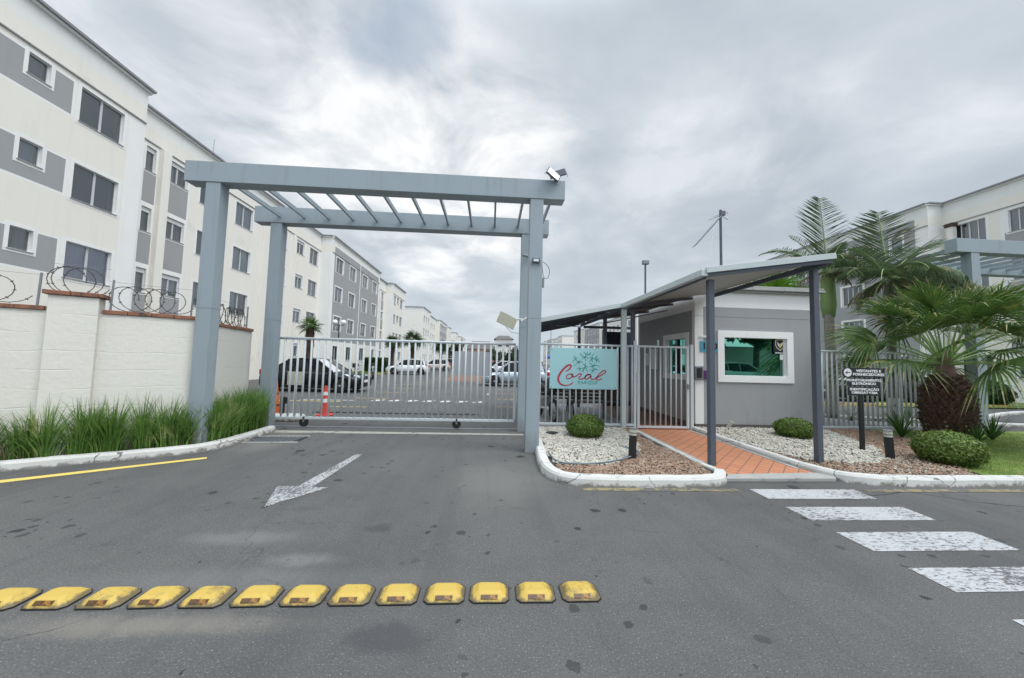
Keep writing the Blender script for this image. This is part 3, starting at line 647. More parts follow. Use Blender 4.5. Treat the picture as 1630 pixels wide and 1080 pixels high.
def razor(loc, ang, L, z, label, posts, r=.195, step=.19):
    t = thing('razor_wire', label, 'razor wire', (loc[0], loc[1], z), ang)
    rg = random.Random(int(L*10)); mb = MB(); p = []; n = int(L/step)*18
    for i in range(n):
        th = i/18*2*math.pi; q = int(i/18)
        rr = r*(1+.08*math.sin(i/23.)); x = r*.7+i/18*step*max(.1, (L-1.4*r)/L)+rr*math.cos(th)
        p.append(Vector((x, .07+.05*math.sin(th*.5)+.03*math.cos(th), r+.025+rr*.98*math.sin(th))))
    mb.tube(p, .0058, 5)
    br = MB()
    for i in range(0, n-1, 2):
        q = p[i]; dd = (p[i+1]-p[i]).normalized(); s = Vector((rg.uniform(-1, 1), rg.uniform(-1, 1), rg.uniform(-1, 1))).cross(dd).normalized()
        br.beam(q-s*.018, q+s*.018, .005, .012)
    c = mb.build('wire_coil', 'rust', t); br.build('barb', 'rust', c)['kind'] = 'stuff'
    MB().tube([(0, .07, .47), (L/2, .07, .462), (L, .07, .47)], .0025, 4).build('strand', 'galv', t)
    for x in posts: MB().beam((x, .07, 0), (x+.01, .07, .5), .022, .022).build('post', 'galv', t)
    return t
e = at_w(6.4); razor((e.x, e.y), ang, 4.70, 2.21, 'rusty coiled razor wire on the wall left of the pier', (1.6, 3.2, 4.66))
e = at_w(1.66); razor((e.x, e.y), ang, .62, 2.40, 'short razor wire loops over the terracotta capped pier', (), r=.21, step=.16)
e = at_w(1.06); razor((e.x, e.y), ang, 1.05, 2.21, 'razor wire coil between the wall pier and the gate frame', (0.04, .98))
razor((a.x, a.y), ang2, d2.length-.05, 2.15, 'tight razor wire coil on the return wall between the two left gate pillars', (.3, 1.62), r=.185, step=.15)

# ------------------------------------------------------------------ gate pergola
def pergola(x0, x1, px0, px1, yf, yr, ztop, label, nraft, rx0, rx1, loc):
    t = thing('gate_pergola', label, 'gate frame', loc)
    w = .24; lx, ly = loc[0], loc[1]
    for y in (yf, yr):
        MB().box((x0-lx, y-ly, ztop-.36), (x1-lx, y-ly+.26, ztop)).build('beam', 'bluegrey', t, bevel=.006)
        for px_ in (px0, px1):
            py_ = y
            pl_ = MB().box((px_-lx, py_-ly+.012, 0), (px_-lx+w, py_-ly+.228, ztop-.362)).build('pillar', 'bluegrey', t, bevel=.006)
            MB().box((px_-lx-.0015, py_-ly+.0105, 2.36), (px_-lx+w+.0015, py_-ly+.2295, 2.368)).build('weld_seam', 'galv', pl_)
    for i in range(nraft):
        x = rx0+(rx1-rx0)*i/(nraft-1)-lx
        MB().beam((x, yf-ly+.262, ztop-.20), (x, yr-ly-.002, ztop-.20), .04, .09).build('rafter', 'bluegrey', t)
    return t
pergola(-5.36, 1.27, -5.00, .64, 6.20, 8.00, 4.92, 'large blue grey concrete frame over the sliding car gate', 12, -4.80, 1.07, (-2, 7, 0))
pergola(11.98, 19.0, 12.38, 17.6, 8.25, 10.1, 5.07, 'blue grey entrance frame at the far right behind the palms', 12, 12.4, 18.6, (15, 9, 0))

# ------------------------------------------------------------------ sliding gate
gt = thing('sliding_gate', 'pale grey barred sliding car gate with two bottom wheels', 'gate', (-2.17, 8.30, -.03))
GX0, GX1 = -2.80, 2.75
MB().tube([(GX0, 0, 2.02), (GX1, 0, 2.02)], .032, 10).build('top_rail', 'barpaint', gt, smooth=True)
MB().box((GX0, -.03, .20), (GX1, .03, .255)).build('bottom_rail', 'barpaint', gt, bevel=.006)
for x in (GX0, GX1): MB().box((x-.03, -.028, .256), (x+.03, .028, 1.99)).build('end_post', 'barpaint', gt, bevel=.005)
barm = MB().tube([(0, 0, .25), (0, 0, 2.0)], .0235, 8).mesh('bar', ['barpaint'], True)
nb = 38
for i in range(1, nb): link('bar', barm, gt, (GX0+(GX1-GX0)*i/nb, 0, 0))
for x in (-2.0, 1.42):
    w_ = MB().lathe([(.10, -.02), (.10, .02)], 18).build('wheel', 'tyre', gt, (x, 0, .135), rot=(R(90), 0, 0), bevel=.006)
    MB().box((-.02, -.03, 0), (.02, .03, .12)).build('wheel_bracket', 'galv', w_, (0, .0, 0), rot=(R(-90), 0, 0))
MB().box((1.30, .035, 1.26), (2.20, .05, 1.82)).build('back_panel', mat('grey_sheet', (.46, .47, .49), .6, .03, 2), gt, bevel=.002)
MB().box((2.10, -.026, .82), (2.15, -.02, .86)).build('tag_plate', 'paper', gt)

# sign post behind the gate (seen from the back)
t = thing('back_of_sign', 'blank beige board on a white post behind the left end of the gate', 'sign', (-4.98, 9.4, 0))
MB().box((-.02, -.02, 0), (.02, .02, 1.12)).build('post', 'whitepaint', t)
MB().box((-.23, .022, .84), (.17, .035, 1.18)).build('board', 'panelcream', t, bevel=.003)
t = thing('gate_motor_post', 'short black post with a sensor box behind the gate', 'post', (-5.22, 9.3, 0))
MB().box((-.04, -.04, 0), (.04, .04, .55)).build('post', 'black', t); MB().box((.041, -.05, .38), (.13, .05, .54)).build('sensor_box', 'black', t, bevel=.008)
t = thing('planter_kerb', 'worn white rounded kerb nose behind the gate', 'kerb', (-5.1, 9.1, 0))
MB().prism([(-.8, -.2), (.35, -.22), (.52, -.1), (.55, .05), (.42, .2), (.2, .28), (-.8, .3)], 0, .13).build('kerb_body', 'kerb', t, bevel=.02)
def cone(loc, label, m1, m2, h=.75, bands=((.36, .46), (.55, .64)), mb_=None):
    t = thing('traffic_cone', label, 'traffic cone', loc)
    MB().box((-.19, -.19, 0), (.19, .19, .045)).build('base', m1, t, bevel=.012)
    r = lambda z: .14-.105*(z-.045)/(h-.045)
    zs = [.046]+[z for b_ in bands for z in b_]+[h]
    for i in range(len(zs)-1):
        MB().lathe([(r(zs[i])+.002*(i % 2), zs[i]), (r(zs[i+1])+.002*(i % 2), zs[i+1])], 20).build('band' if i % 2 else 'cone_body', m2 if i % 2 else m1, t, smooth=False)
    return t
cone((-4.42, 9.85, 0), 'red and white traffic cone standing behind the gate bars', 'redcone', 'whiteband', .80)
cone((-5.50, 9.45, 0), 'orange traffic cone with dark bands by the left gate pillar', 'orange', 'black', .95, ((.30, .34), (.60, .63)))

# ------------------------------------------------------------------ fence with the sign
def barfence(name, label, x0, x1, y, n, z0, z1, y1=None):
    L = x1-x0; y1 = y if y1 is None else y1; ln = math.hypot(L, y1-y)
    t = thing(name, label, 'fence', (x0, y, 0), math.atan2(y1-y, L))
    MB().tube([(0, 0, z1), (ln, 0, z1)], .028, 10).build('top_rail', 'barpaint', t, smooth=True)
    MB().box((0, -.026, z0), (ln, .026, z0+.05)).build('bottom_rail', 'barpaint', t, bevel=.005)
    bm = MB().tube([(0, 0, z0+.05), (0, 0, z1-.02)], .021, 8).mesh('bar', ['barpaint'], True)
    for i in range(n): link('bar', bm, t, (ln*(i+.5)/n, 0, 0))
    return t
fl = barfence('bar_fence', 'pale grey bar fence carrying the aqua coral sign', .96, 3.12, 8.32, 15, .12, 2.02)
for x in (2.23,): pass
f2 = barfence('bar_fence', 'narrow pale grey fence strip between canopy post and foot gate', 3.24, 3.46, 8.32, 2, .12, 2.02)
MB().box((.20, -.03, .02), (.26, .03, 2.16)).build('end_post', 'barpaint', f2, bevel=.005)
fr = barfence('bar_fence', 'pale grey bar fence between the guardhouse and the squat palm', 8.36, 12.2, 8.50, 27, .10, 2.04, 8.7)
struct(MB().box((.95, 8.26, .0), (3.5, 8.40, .10)).box((8.3, 8.5, 0), (8.5, 8.6, .08)).build('fence_footing', 'concrete'))
# foot gate
t = thing('foot_gate', 'pale grey barred pedestrian gate beside the guardhouse', 'gate', (3.52, 8.30, 0))
MB().box((0, -.025, .08), (.06, .025, 2.0)).build('frame_stile', 'barpaint', t, bevel=.005); MB().box((1.22, -.025, .08), (1.28, .025, 2.0)).build('frame_stile', 'barpaint', t, bevel=.005)
MB().box((-.0, -.022, 2.001), (1.28, .022, 2.05)).build('top_rail', 'barpaint', t, bevel=.005)
MB().box((.061, -.022, .08), (1.219, .022, .13)).build('bottom_rail', 'barpaint', t, bevel=.005)
bm = MB().tube([(0, 0, .13), (0, 0, 2.0)], .019, 8).mesh('bar', ['barpaint'], True)
for i in range(1, 9): link('bar', bm, t, (.061+1.16*i/9, 0, 0))
MB().box((.50, -.02, 2.051), (.53, .02, 2.19)).build('latch_tip', 'barpaint', t)
MB().box((1.22, -.05, 1.02), (1.27, -.026, 1.14)).build('lock', 'galv', t, bevel=.004)
t = thing('gate_post', 'pale grey steel post between foot gate and guardhouse corner', 'post', (4.88, 8.32, 0))
MB().box((-.035, -.035, 0), (.035, .035, 2.1)).build('post_body', 'barpaint', t, bevel=.005)

# coral sign
t = thing('coral_sign', 'pale aqua board with red Coral script and green coral tree', 'sign', (2.205, 8.27, 1.455), 0)
W_, H_ = 1.62, .965
MB().box((-W_/2, -.008, -H_/2), (W_/2, .008, H_/2)).build('board', 'signface', t, bevel=.003)
def sp(x, y): return Vector(((x-245)/1110*W_-W_/2, -.0105, H_/2-(y-135)/690*H_))
def smooth_path(P, it=3):
    for _ in range(it):
        q = [P[0]]
        for a_, b_ in zip(P, P[1:]): q += [a_.lerp(b_, .25), a_.lerp(b_, .75)]
        P = q+[P[-1]]
    return P
def ribbon(mb, pts, w, y=None):
    P = smooth_path([sp(*p) for p in pts]); vs = []; L = len(P)
    for i, p in enumerate(P):
        d = (P[min(i+1, L-1)]-P[max(i-1, 0)]).normalized(); nrm = Vector((d.z, 0, -d.x))
        ww = w(i/(L-1)) if callable(w) else w
        for s_ in (-1, 1):
            vs += [p+nrm*s_*ww/2+Vector((0, -.0015, 0))]
    mb.add(vs, [(2*i, 2*i+2, 2*i+3, 2*i+1) for i in range(L-1)])
mb = MB()
ribbon(mb, [(505, 532), (555, 505), (600, 450), (580, 420), (535, 430), (460, 500), (400, 590), (378, 665), (405, 735), (460, 768), (520, 772), (590, 752), (628, 712)], lambda t_: .022+.026*math.sin(math.pi*min(1, t_*1.15))**1.2)
ribbon(mb, [(608, 578), (560, 572), (512, 612), (525, 660), (580, 650), (632, 605), (620, 570), (590, 590), (640, 632), (690, 600), (730, 565), (770, 570), (745, 610), (715, 640), (740, 665), (800, 650), (835, 610), (880, 575), (918, 582)], .024)
ribbon(mb, [(915, 580), (868, 572), (818, 615), (826, 660), (880, 650), (930, 582), (912, 640), (950, 668), (1010, 632), (1080, 590), (1150, 550), (1172, 515), (1135, 498), (1080, 540), (1020, 610), (1010, 665), (1060, 668), (1102, 642)], .026)
mb.build('coral_lettering', 'signred', t)
mb = MB()
for br_ in ([(740, 220), (762, 262), (815, 285), (835, 350)], [(815, 285), (850, 280), (870, 318)], [(815, 285), (845, 250), (862, 190)], [(850, 245), (890, 240), (918, 198)], [(838, 250), (822, 210), (795, 200)], [(868, 238), (895, 225), (905, 240)], [(815, 285), (795, 300), (775, 312)],
            [(960, 222), (938, 270), (935, 320), (885, 362)], [(935, 300), (900, 290), (888, 300)], [(935, 310), (940, 345), (938, 372)], [(940, 300), (990, 310), (1020, 335), (1070, 355)], [(985, 308), (1000, 275), (1020, 255)], [(1000, 285), (1030, 275)], [(1005, 325), (1010, 350), (1005, 372)], [(1000, 315), (1040, 315), (1052, 300)],
            [(650, 262), (655, 310), (700, 360), (735, 412)], [(660, 320), (685, 300), (692, 285)], [(665, 330), (630, 345), (615, 368)], [(640, 295), (628, 310)], [(705, 365), (745, 350), (755, 325)], [(705, 365), (750, 375), (788, 366)], [(715, 370), (680, 400), (670, 425), (632, 430)],
            [(825, 385), (832, 430), (810, 470), (800, 500), (770, 530)], [(828, 430), (800, 415), (785, 400)], [(828, 440), (865, 445), (870, 465)], [(815, 465), (760, 480), (688, 484)], [(740, 482), (725, 455), (712, 445)], [(750, 482), (735, 510), (725, 520)], [(820, 455), (850, 490), (862, 540)], [(800, 500), (790, 535)],
            [(898, 382), (935, 405), (950, 440), (965, 480), (930, 552)], [(955, 430), (975, 405), (972, 382)], [(955, 430), (1010, 415), (1060, 442)], [(950, 438), (915, 445), (893, 435)], [(962, 480), (1000, 490), (1028, 492)], [(955, 500), (920, 505), (900, 492)], [(950, 510), (975, 520), (972, 535)], [(985, 485), (1010, 470)]):
    ribbon(mb, br_, lambda t_: .021*(1-.35*t_))
mb.build('coral_tree', 'signgreen', t)
text_mesh('parque_lettering', 'PARQUE', .098, 'signgreen', t, (.10, -.0105, H_/2-(715-135)/690*H_), sx=1.12, offset=.0015, space=1.2)
for x in (-.77, .77):
    for z in (-.44, .44): MB().lathe([(.012, -.005), (.010, .005)], 10).build('screw', 'galv', t, (x, -.012, z), rot=(R(90), 0, 0))

# ------------------------------------------------------------------ guardhouse
def facade_mesh(u0, u1, z0, z1, openings, zones, rev=.30, back=True, rmat=2, bmat=3):
    """local: x along wall, -y outward; material index 0 default"""
    us = sorted({u0, u1, *[v for o_ in openings for v in o_[:2]], *[v for z_ in zones for v in z_[:2]]})
    zs = sorted({z0, z1, *[v for o_ in openings for v in o_[2:4]], *[v for z_ in zones for v in z_[2:4]]})
    us = [u for u in us if u0 <= u <= u1]; zs = [z for z in zs if z0 <= z <= z1]
    mb = MB()
    for i in range(len(us)-1):
        for j in range(len(zs)-1):
            cu, cz = (us[i]+us[i+1])/2, (zs[j]+zs[j+1])/2
            if any(o_[0] < cu < o_[1] and o_[2] < cz < o_[3] for o_ in openings): continue
            mi = 0
            for z_ in zones:
                if z_[0] < cu < z_[1] and z_[2] < cz < z_[3]: mi = z_[4]
            mb.quad((us[i], 0, zs[j]), (us[i+1], 0, zs[j]), (us[i+1], 0, zs[j+1]), (us[i], 0, zs[j+1]), mi)
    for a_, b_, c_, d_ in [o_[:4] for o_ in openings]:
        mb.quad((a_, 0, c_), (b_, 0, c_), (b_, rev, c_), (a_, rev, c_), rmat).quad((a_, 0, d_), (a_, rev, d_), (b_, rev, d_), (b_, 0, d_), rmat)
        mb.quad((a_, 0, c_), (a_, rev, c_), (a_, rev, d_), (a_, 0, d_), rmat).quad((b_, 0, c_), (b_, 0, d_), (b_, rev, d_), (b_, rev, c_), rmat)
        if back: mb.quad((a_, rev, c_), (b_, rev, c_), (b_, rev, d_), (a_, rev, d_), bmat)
    return mb
gh = thing('guardhouse', 'grey and white guardhouse with green tinted window beside the foot gate', 'guardhouse', (5.08, 8.50, 0))
GW, GD, GH = 3.12, 3.4, 3.46
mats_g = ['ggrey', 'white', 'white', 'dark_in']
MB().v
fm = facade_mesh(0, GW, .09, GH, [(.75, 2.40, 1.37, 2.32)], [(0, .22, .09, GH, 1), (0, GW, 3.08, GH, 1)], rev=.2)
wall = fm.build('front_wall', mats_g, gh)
sf = facade_mesh(-GD, 0, .09, GH-.2, [(-1.42, -.40, 1.36, 2.30)], [(-GD, 0, 3.0, GH, 1), (-.12, 0, .09, GH, 1), (-GD, -GD+.12, .09, GH, 1)], rev=.2)
sf.quad((-GD, 0, GH-.2), (0, 0, GH-.2), (0, 0, GH), (-GD, 0, GH), 1)
sf.build('side_wall', mats_g, gh, (0, 0, 0), R(-90))
MB().quad((GW, 0, .09), (GW, GD, .09), (GW, GD, GH), (GW, 0, GH)).quad((0, GD, .09), (GW, GD, .09), (GW, GD, GH), (0, GD, GH)).build('rear_wall', 'white', gh)
rf = MB().box((-.02, -.10, GH), (GW+.12, GD+.1, GH+.05)).box((-.06, -.17, GH+.05), (GW+.22, GD+.15, GH+.10)).box((-.04, -.15, GH+.10), (GW+.20, GD+.13, GH+.16))
rf.build('roof_slab', 'concrete', gh, bevel=.01)
MB().box((-.012, -.012, 0), (GW+.01, GD, .16)).build('footing', 'footing', gh)
MB().box((.0, -.006, 2.84), (GW-.0, 0.0, 2.85)).build('wall_line', 'grey', gh)
def winframe(parent, x0, x1, z0, z1, bw, loc, rotz, glass, tilt=0, mull=(), gname='pane', depth=.05):
    f = MB(); X0, X1, Z0, Z1 = x0-bw, x1+bw, z0-bw, z1+bw; p = -.03
    f.box((X0, p, Z0), (X1, 0.0, z0)).box((X0, p, z1), (X1, 0.0, Z1)).box((X0, p, z0), (x0, 0.0, z1)).box((x1, p, z0), (X1, 0.0, z1))
    w = f.build('window', 'white', parent, loc, rotz, bevel=.004)
    g_ = MB().quad((x0, 0, z0-(z0+z1)/2), (x1, 0, z0-(z0+z1)/2), (x1, 0, z1-(z0+z1)/2), (x0, 0, z1-(z0+z1)/2)).build(gname, glass, w, (0, depth, (z0+z1)/2), rot=(tilt, 0, 0))
    if mull:
        m_ = MB()
        for x in mull: m_.box((x-.03, depth-.04, z0), (x+.03, depth-.008, z1))
        m_.build('mullion', 'black', w)
    return w
fw_ = winframe(gh, .75, 2.40, 1.37, 2.32, .17, (0, -.002, 0), 0, 'greenglass', R(.55), depth=.08)
MB().box((2.345, .03, 1.37), (2.40, .07, 2.32)).build('inner_frame', 'alu', fw_)
winframe(gh, -1.42, -.40, 1.36, 2.30, .15, (-.002, 0, 0), R(-90), 'tealglass', 0, mull=(-.92,), depth=.08)
t = thing('intercom', 'grey and black intercom box on the guardhouse corner', 'intercom', (5.155, 8.44, 1.24))
MB().box((-.11, 0, 0), (.11, .055, .34)).build('housing', 'galv', t, bevel=.01); MB().box((-.06, -.03, .06), (.06, -.001, .30)).build('handset', 'black', t, bevel=.015)
t = MB().box((-.075, 0, 0), (.075, .05, .21)).build('card_reader', 'purple', None, (5.345, 8.447, 1.27), bevel=.008); tag(t, 'purple card reader beside the intercom', 'card reader')
t = thing('number_plate', 'blue plate with house number 100 on the guardhouse wall', 'house number', (5.45, 8.488, 2.075))
MB().box((-.245, -.006, -.135), (.245, .006, .135)).build('plate', 'tealblue', t, bevel=.003)
text_mesh('digits', '100', .235, 'black', t, (0, -.0095, 0), sx=1.15, offset=.006)
MB().box((-.25, -.02, .22), (.04, .008, .27)).build('label_strip', 'whitepaint', t)
t = thing('security_sticker', 'black sticker with a white and gold winged shield on the guardhouse window', 'sticker', (7.35, 8.545, 2.14))
MB().box((-.17, -.002, -.20), (.145, .002, .19)).build('sticker_sheet', 'black', t)
def shield(s): return [(-.11*s, .12*s), (0, .145*s), (.11*s, .12*s), (.115*s, .02*s), (.09*s, -.05*s), (0, -.13*s), (-.09*s, -.05*s), (-.115*s, .02*s)]
def flat(mb, P, y): mb.add([(x, y, z) for x, y_, z in [(p[0], 0, p[1]) for p in P]], [tuple(range(len(P)))]); return mb
flat(MB(), shield(1.12), -.0030).build('shield_border', 'whiteband', t, (0, 0, .02)); flat(MB(), shield(.96), -.0040).build('shield_field', 'black', t, (0, 0, .02))
mb = MB(); flat(mb, [(-.09, .145), (0, .168), (.09, .145), (.11, .125), (.0, .15), (-.11, .125)], -.0050).build('shield_crown', 'gold', t, (0, 0, .02))
mb = MB()
for s_ in (-1, 1): flat(mb, [(s_*.015, .0), (s_*.05, .075), (s_*.085, .08), (s_*.07, .03), (s_*.045, -.02), (s_*.02, -.04)], -.0050)
mb.build('wings', 'whiteband', t, (0, 0, .02)); flat(MB(), [(-.02, .05), (.02, .05), (.022, -.06), (.04, -.07), (-.04, -.07), (-.022, -.06)], -.0055).build('figure', 'gold', t, (0, 0, .02))
flat(MB(), [(-.13, -.165), (.13, -.165), (.13, -.185), (-.13, -.185)], -.004).build('caption_strip', 'whiteband', t)
t = MB().box((-.07, -.002, -.07), (.07, .002, .07)).build('notice_sticker', 'paper', None, (7.415, 8.545, 1.86)); tag(t, 'small square white notice below the winged shield sticker', 'sticker')
# spot lamp on the ground
t = thing('garden_spotlight', 'small grey garden spotlight tilted at the guardhouse foot', 'spotlight', (5.68, 8.15, .09))
MB().tube([(0, 0, 0), (0, 0, .08)], .012, 8).build('stake', 'galv', t); MB().tube([(-.02, 0, .05), (.06, -.05, .20)], [.035, .05], 12).build('lamp_head', 'panelcream', t)

# ------------------------------------------------------------------ canopy
cn = thing('entrance_canopy', 'sloping steel canopy on slate blue posts over the brick path', 'canopy', (3.5, 5.4, 0))
cx, cy = 3.5, 5.4
def zA(x): return 3.02+.148*(x-3.3)
def zC(x): return 2.555+.215*(x-1.15)
def post(x, y, z, w, m_='darkpost'):
    MB().box((x-w/2-cx, y-w/2-cy, 0), (x+w/2-cx, y+w/2-cy, z)).build('post', m_, cn, bevel=.004)
post(3.50, 5.42, 2.98, .09); post(5.35, 5.50, 3.24, .09); post(3.17, 8.26, 2.90, .11, 'gutter')
post(3.46, 8.42, 2.92, .09); post(3.25, 9.9, 2.9, .09); post(3.12, 12.35, 2.85, .09)
def slope(x0, x1, y0, y1, zf, th, name, m_, dz=0):
    mb = MB(); vs = []
    for z_ in (0, th):
        for x, y in ((x0, y0), (x1, y0), (x1, y1), (x0, y1)): vs.append((x-cx, y-cy, zf(x)+dz+z_))
    mb.add(vs, ((0, 3, 2, 1), (4, 5, 6, 7), (0, 1, 5, 4), (1, 2, 6, 5), (2, 3, 7, 6), (3, 0, 4, 7))); return mb.build(name, m_, cn)
slope(3.24, 5.40, 5.24, 8.40, zA, .02, 'roof_sheet', 'roofsheet', .05)
slope(3.24, 5.02, 8.402, 12.5, zA, .02, 'roof_sheet', 'brown_sheet', .05)
slope(1.15, 3.12, 8.24, 12.5, zC, .02, 'roof_sheet', 'roofsheet', .06)
def edge(a_, b_, w, h, m_, name): return MB().beam(Vector(a_)-Vector((cx, cy, 0)), Vector(b_)-Vector((cx, cy, 0)), w, h).build(name, m_, cn, bevel=.003)
# fascias and gutters
edge((3.30, 5.20, zA(3.30)+.06), (5.44, 5.20, zA(5.44)+.06), .03, .09, 'gutter', 'front_fascia')
edge((3.33, 5.25, zA(3.33)-.01), (5.42, 5.25, zA(5.42)-.01), .05, .06, 'darkpost', 'front_beam')
edge((5.38, 5.28, zA(5.38)-.02), (5.38, 8.38, zA(5.38)-.02), .05, .09, 'darkpost', 'side_beam')
edge((3.28, 5.21, zA(3.28)+.025), (3.14, 8.24, 2.98), .10, .10, 'gutter', 'side_gutter')
edge((3.35, 5.30, zA(3.3)-.035), (3.24, 8.40, 2.92), .03, .035, 'darkpost', 'side_beam')
edge((1.05, 8.20, zC(1.05)+.02), (3.12, 8.20, zC(3.12)+.02), .03, .10, 'gutter', 'front_fascia')
for y in (8.5, 9.3, 10.1, 10.9, 11.7, 12.45):
    edge((1.15, y, zC(1.15)-.0), (3.15, y, zC(3.15)-.0), .05, .09, 'darkpost', 'purlin')
for y in (6.3, 7.35): pass
edge((3.3, 12.45, 2.88), (5.02, 12.45, 2.88), .05, .09, 'darkpost', 'back_beam')
edge((3.20, 8.45, 2.93), (3.20, 12.45, 2.93), .05, .09, 'darkpost', 'side_beam')
for y in (9.4, 10.9): edge((3.25, y, zA(3.25)), (5.0, y, zA(5.0)), .04, .06, 'darkpost', 'purlin')
edge((3.5, 8.45, zA(3.5)+.0), (5.0, 8.45, zA(5.0)+.0), .04, .06, 'darkpost', 'purlin')
edge((1.6, 8.6, 2.50), (3.1, 11.9, 2.82), .02, .02, 'galv', 'brace')
edge((3.25, 9.95, 2.75), (4.6, 8.9, 3.02), .03, .03, 'galv', 'brace')
# glass screen and benches beneath
t = thing('dark_glass_screen', 'dark glass screen under the canopy left of the guardhouse', 'screen', (4.1, 12.6, 0))
MB().box((-.02, 0, .05), (1.0, .02, 2.75)).build('pane', mirrorglass('smoked_glass', (.01, .013, .02), (.16, .18, .24)), t); MB().box((-.06, -.01, 0), (-.021, .03, 2.8)).box((1.001, -.01, 0), (1.04, .03, 2.8)).box((-.02, -.01, 1.5), (1.0, -.001, 1.54)).build('frame', 'darkpost', t)
def bench(loc, rz, label, L=1.5):
    t = thing('bench', label, 'bench', loc, rz, 'wooden benches under the canopy')
    mb = MB()
    for i in range(4): mb.box((-L/2, -.22+i*.115, .42), (L/2, -.12+i*.115, .455))
    mb.build('seat', 'wood', t); mb = MB()
    for i in range(4): mb.box((-L/2, .24+i*.02, .52+i*.10), (L/2, .27+i*.02, .60+i*.10))
    mb.build('backrest', 'wood', t)
    for x in (-L/2+.12, L/2-.12):
        for s_ in (-1, 1): MB().tube([(x, s_*.08, .42), (x, s_*.16, .2), (x, s_*.24, 0)], .022, 6).build('leg', 'iron', t)
        MB().tube([(x, .2, .42), (x, .27, .6), (x, .32, .92)], .02, 6).build('back_support', 'iron', t)
    return t
bench((3.02, 10.2, .03), R(180), 'dark brown slatted bench with black iron legs behind the coral sign, right', 1.5)
bench((1.95, 11.2, .03), R(175), 'dark brown slatted bench deeper under the canopy, left', 1.3)
# notices by the side window
t = MB().box((0, 0, 0), (.01, .5, .62)).box((0, .6, .1), (.01, .9, .5)).build('notice_board', 'paper', None, (5.062, 10.45, 1.45)); tag(t, 'pale notices pinned on the guardhouse side wall', 'notice')
t = thing('utility_cabinet', 'tall pale grey cabinet behind the fence right of the guardhouse', 'cabinet', (8.45, 10.6, 0))
MB().box((0, 0, .08), (1.25, .8, 2.25)).build('cabinet_body', 'barpaint', t, bevel=.01); MB().box((-.02, -.02, 0), (1.27, .82, .078)).build('plinth', 'footing', t); MB().box((.60, -.006, .12), (.606, -.001, 2.2)).build('door_seam', 'galv', t)

# ------------------------------------------------------------------ signpost, light posts, small stuff
t = thing('board_sign', 'black post with three black boards of white lettering', 'sign', (7.03, 6.33, .06))
MB().box((-.04, -.02, 0), (.04, .02, 1.10)).build('post', 'black', t, bevel=.004)
def board(x0, x1, z0, z1, txt, arrow=False, tx=0, size=.066):
    P = [(x1, z0), (x1, z1), (x0, z1), (x0, z0)]
    if arrow:
        cz = (z0+z1)/2; r = (z1-z0)/2+.012; P = [(x1, z0), (x1, z1), (x0+.10, z1)]+[(x0+.10+r*math.cos(a_), cz+r*math.sin(a_)) for a_ in [R(110+k*14) for k in range(11)]]+[(x0+.10, z0)]
    n = len(P); mb = MB(); mb.add([(x, -.034, z) for x, z in P]+[(x, -.022, z) for x, z in P], [tuple(range(n))[::-1], tuple(range(n, 2*n))]+[(i, (i+1) % n, n+(i+1) % n, n+i) for i in range(n)])
    b_ = mb.build('board', 'black', t)
    text_mesh('lettering', txt, size, 'whiteband', b_, ((x0+x1)/2+tx, -.0365, (z0+z1)/2), sx=1.28, offset=.0024)
    if arrow:
        cz = (z0+z1)/2; MB().lathe([(.078, 0), (.078, .003)], 28).build('arrow_disc', 'whiteband', b_, (x0+.10, -.0345, cz), rot=(R(90), 0, 0))
        m2 = MB(); m2.add([(x, -.0395, z) for x, z in ((-.055, 0), (-.01, .035), (-.005, .027), (-.028, .008), (.05, .008), (.05, -.008), (-.028, -.008), (-.005, -.027), (-.01, -.035))], [tuple(range(9))]).build('arrow', 'black', b_, (x0+.10, 0, cz))
board(-.38, .46, 1.385, 1.565, 'VISITANTES E\nFORNECEDORES', True, .10)
board(-.29, .37, 1.225, 1.375, 'MONITORAMENTO\nELETRÔNICO', size=.062)
board(-.28, .37, 1.045, 1.215, 'IDENTIFICAÇÃO\nOBRIGATÓRIA', size=.062)
def lightpost(loc, label, tilt):
    t = thing('light_post', label, 'light post', loc, 0, 'low black light posts in the gravel'); t.rotation_euler = (0, tilt, 0)
    MB().lathe([(.060, 0), (.060, .40)], 20).build('tube', 'black', t)
    MB().lathe([(.058, .401), (.058, .50)], 20).build('lens', 'panelcream', t); MB().lathe([(.0595, .43), (.0595, .45)], 20).build('ring', 'galv', t)
    MB().lathe([(.066, .501), (.066, .515)], 20).build('cap', 'galv', t)
lightpost((2.31, 5.64, .05), 'low black light post with pale lens in front of the foot gate', R(2.5))
lightpost((6.93, 5.78, .05), 'low black light post right of the three board sign', R(-4))
t = MB().lathe([(.13, 0), (.13, .03), (.11, .035)], 24).build('pit_cover', 'black', None, (1.33, 7.45, .085)); tag(t, 'round black pit cover in the white pebbles', 'cover')
cab = MB().tube(smooth_path([Vector(p) for p in ((.99, 5.9, .115), (1.0, 5.45, .115), (1.08, 5.24, .11), (1.5, 5.17, .12), (2.0, 5.38, .12), (2.3, 5.62, .12), (2.5, 5.78, .13), (2.56, 6.1, .11), (2.4, 6.3, .11))]), .012, 6).build('cable', mat('grey_hose', (.16, .19, .22), .6), None, smooth=True); tag(cab, 'dark grey hose lying between white pebbles and brown gravel', 'hose')

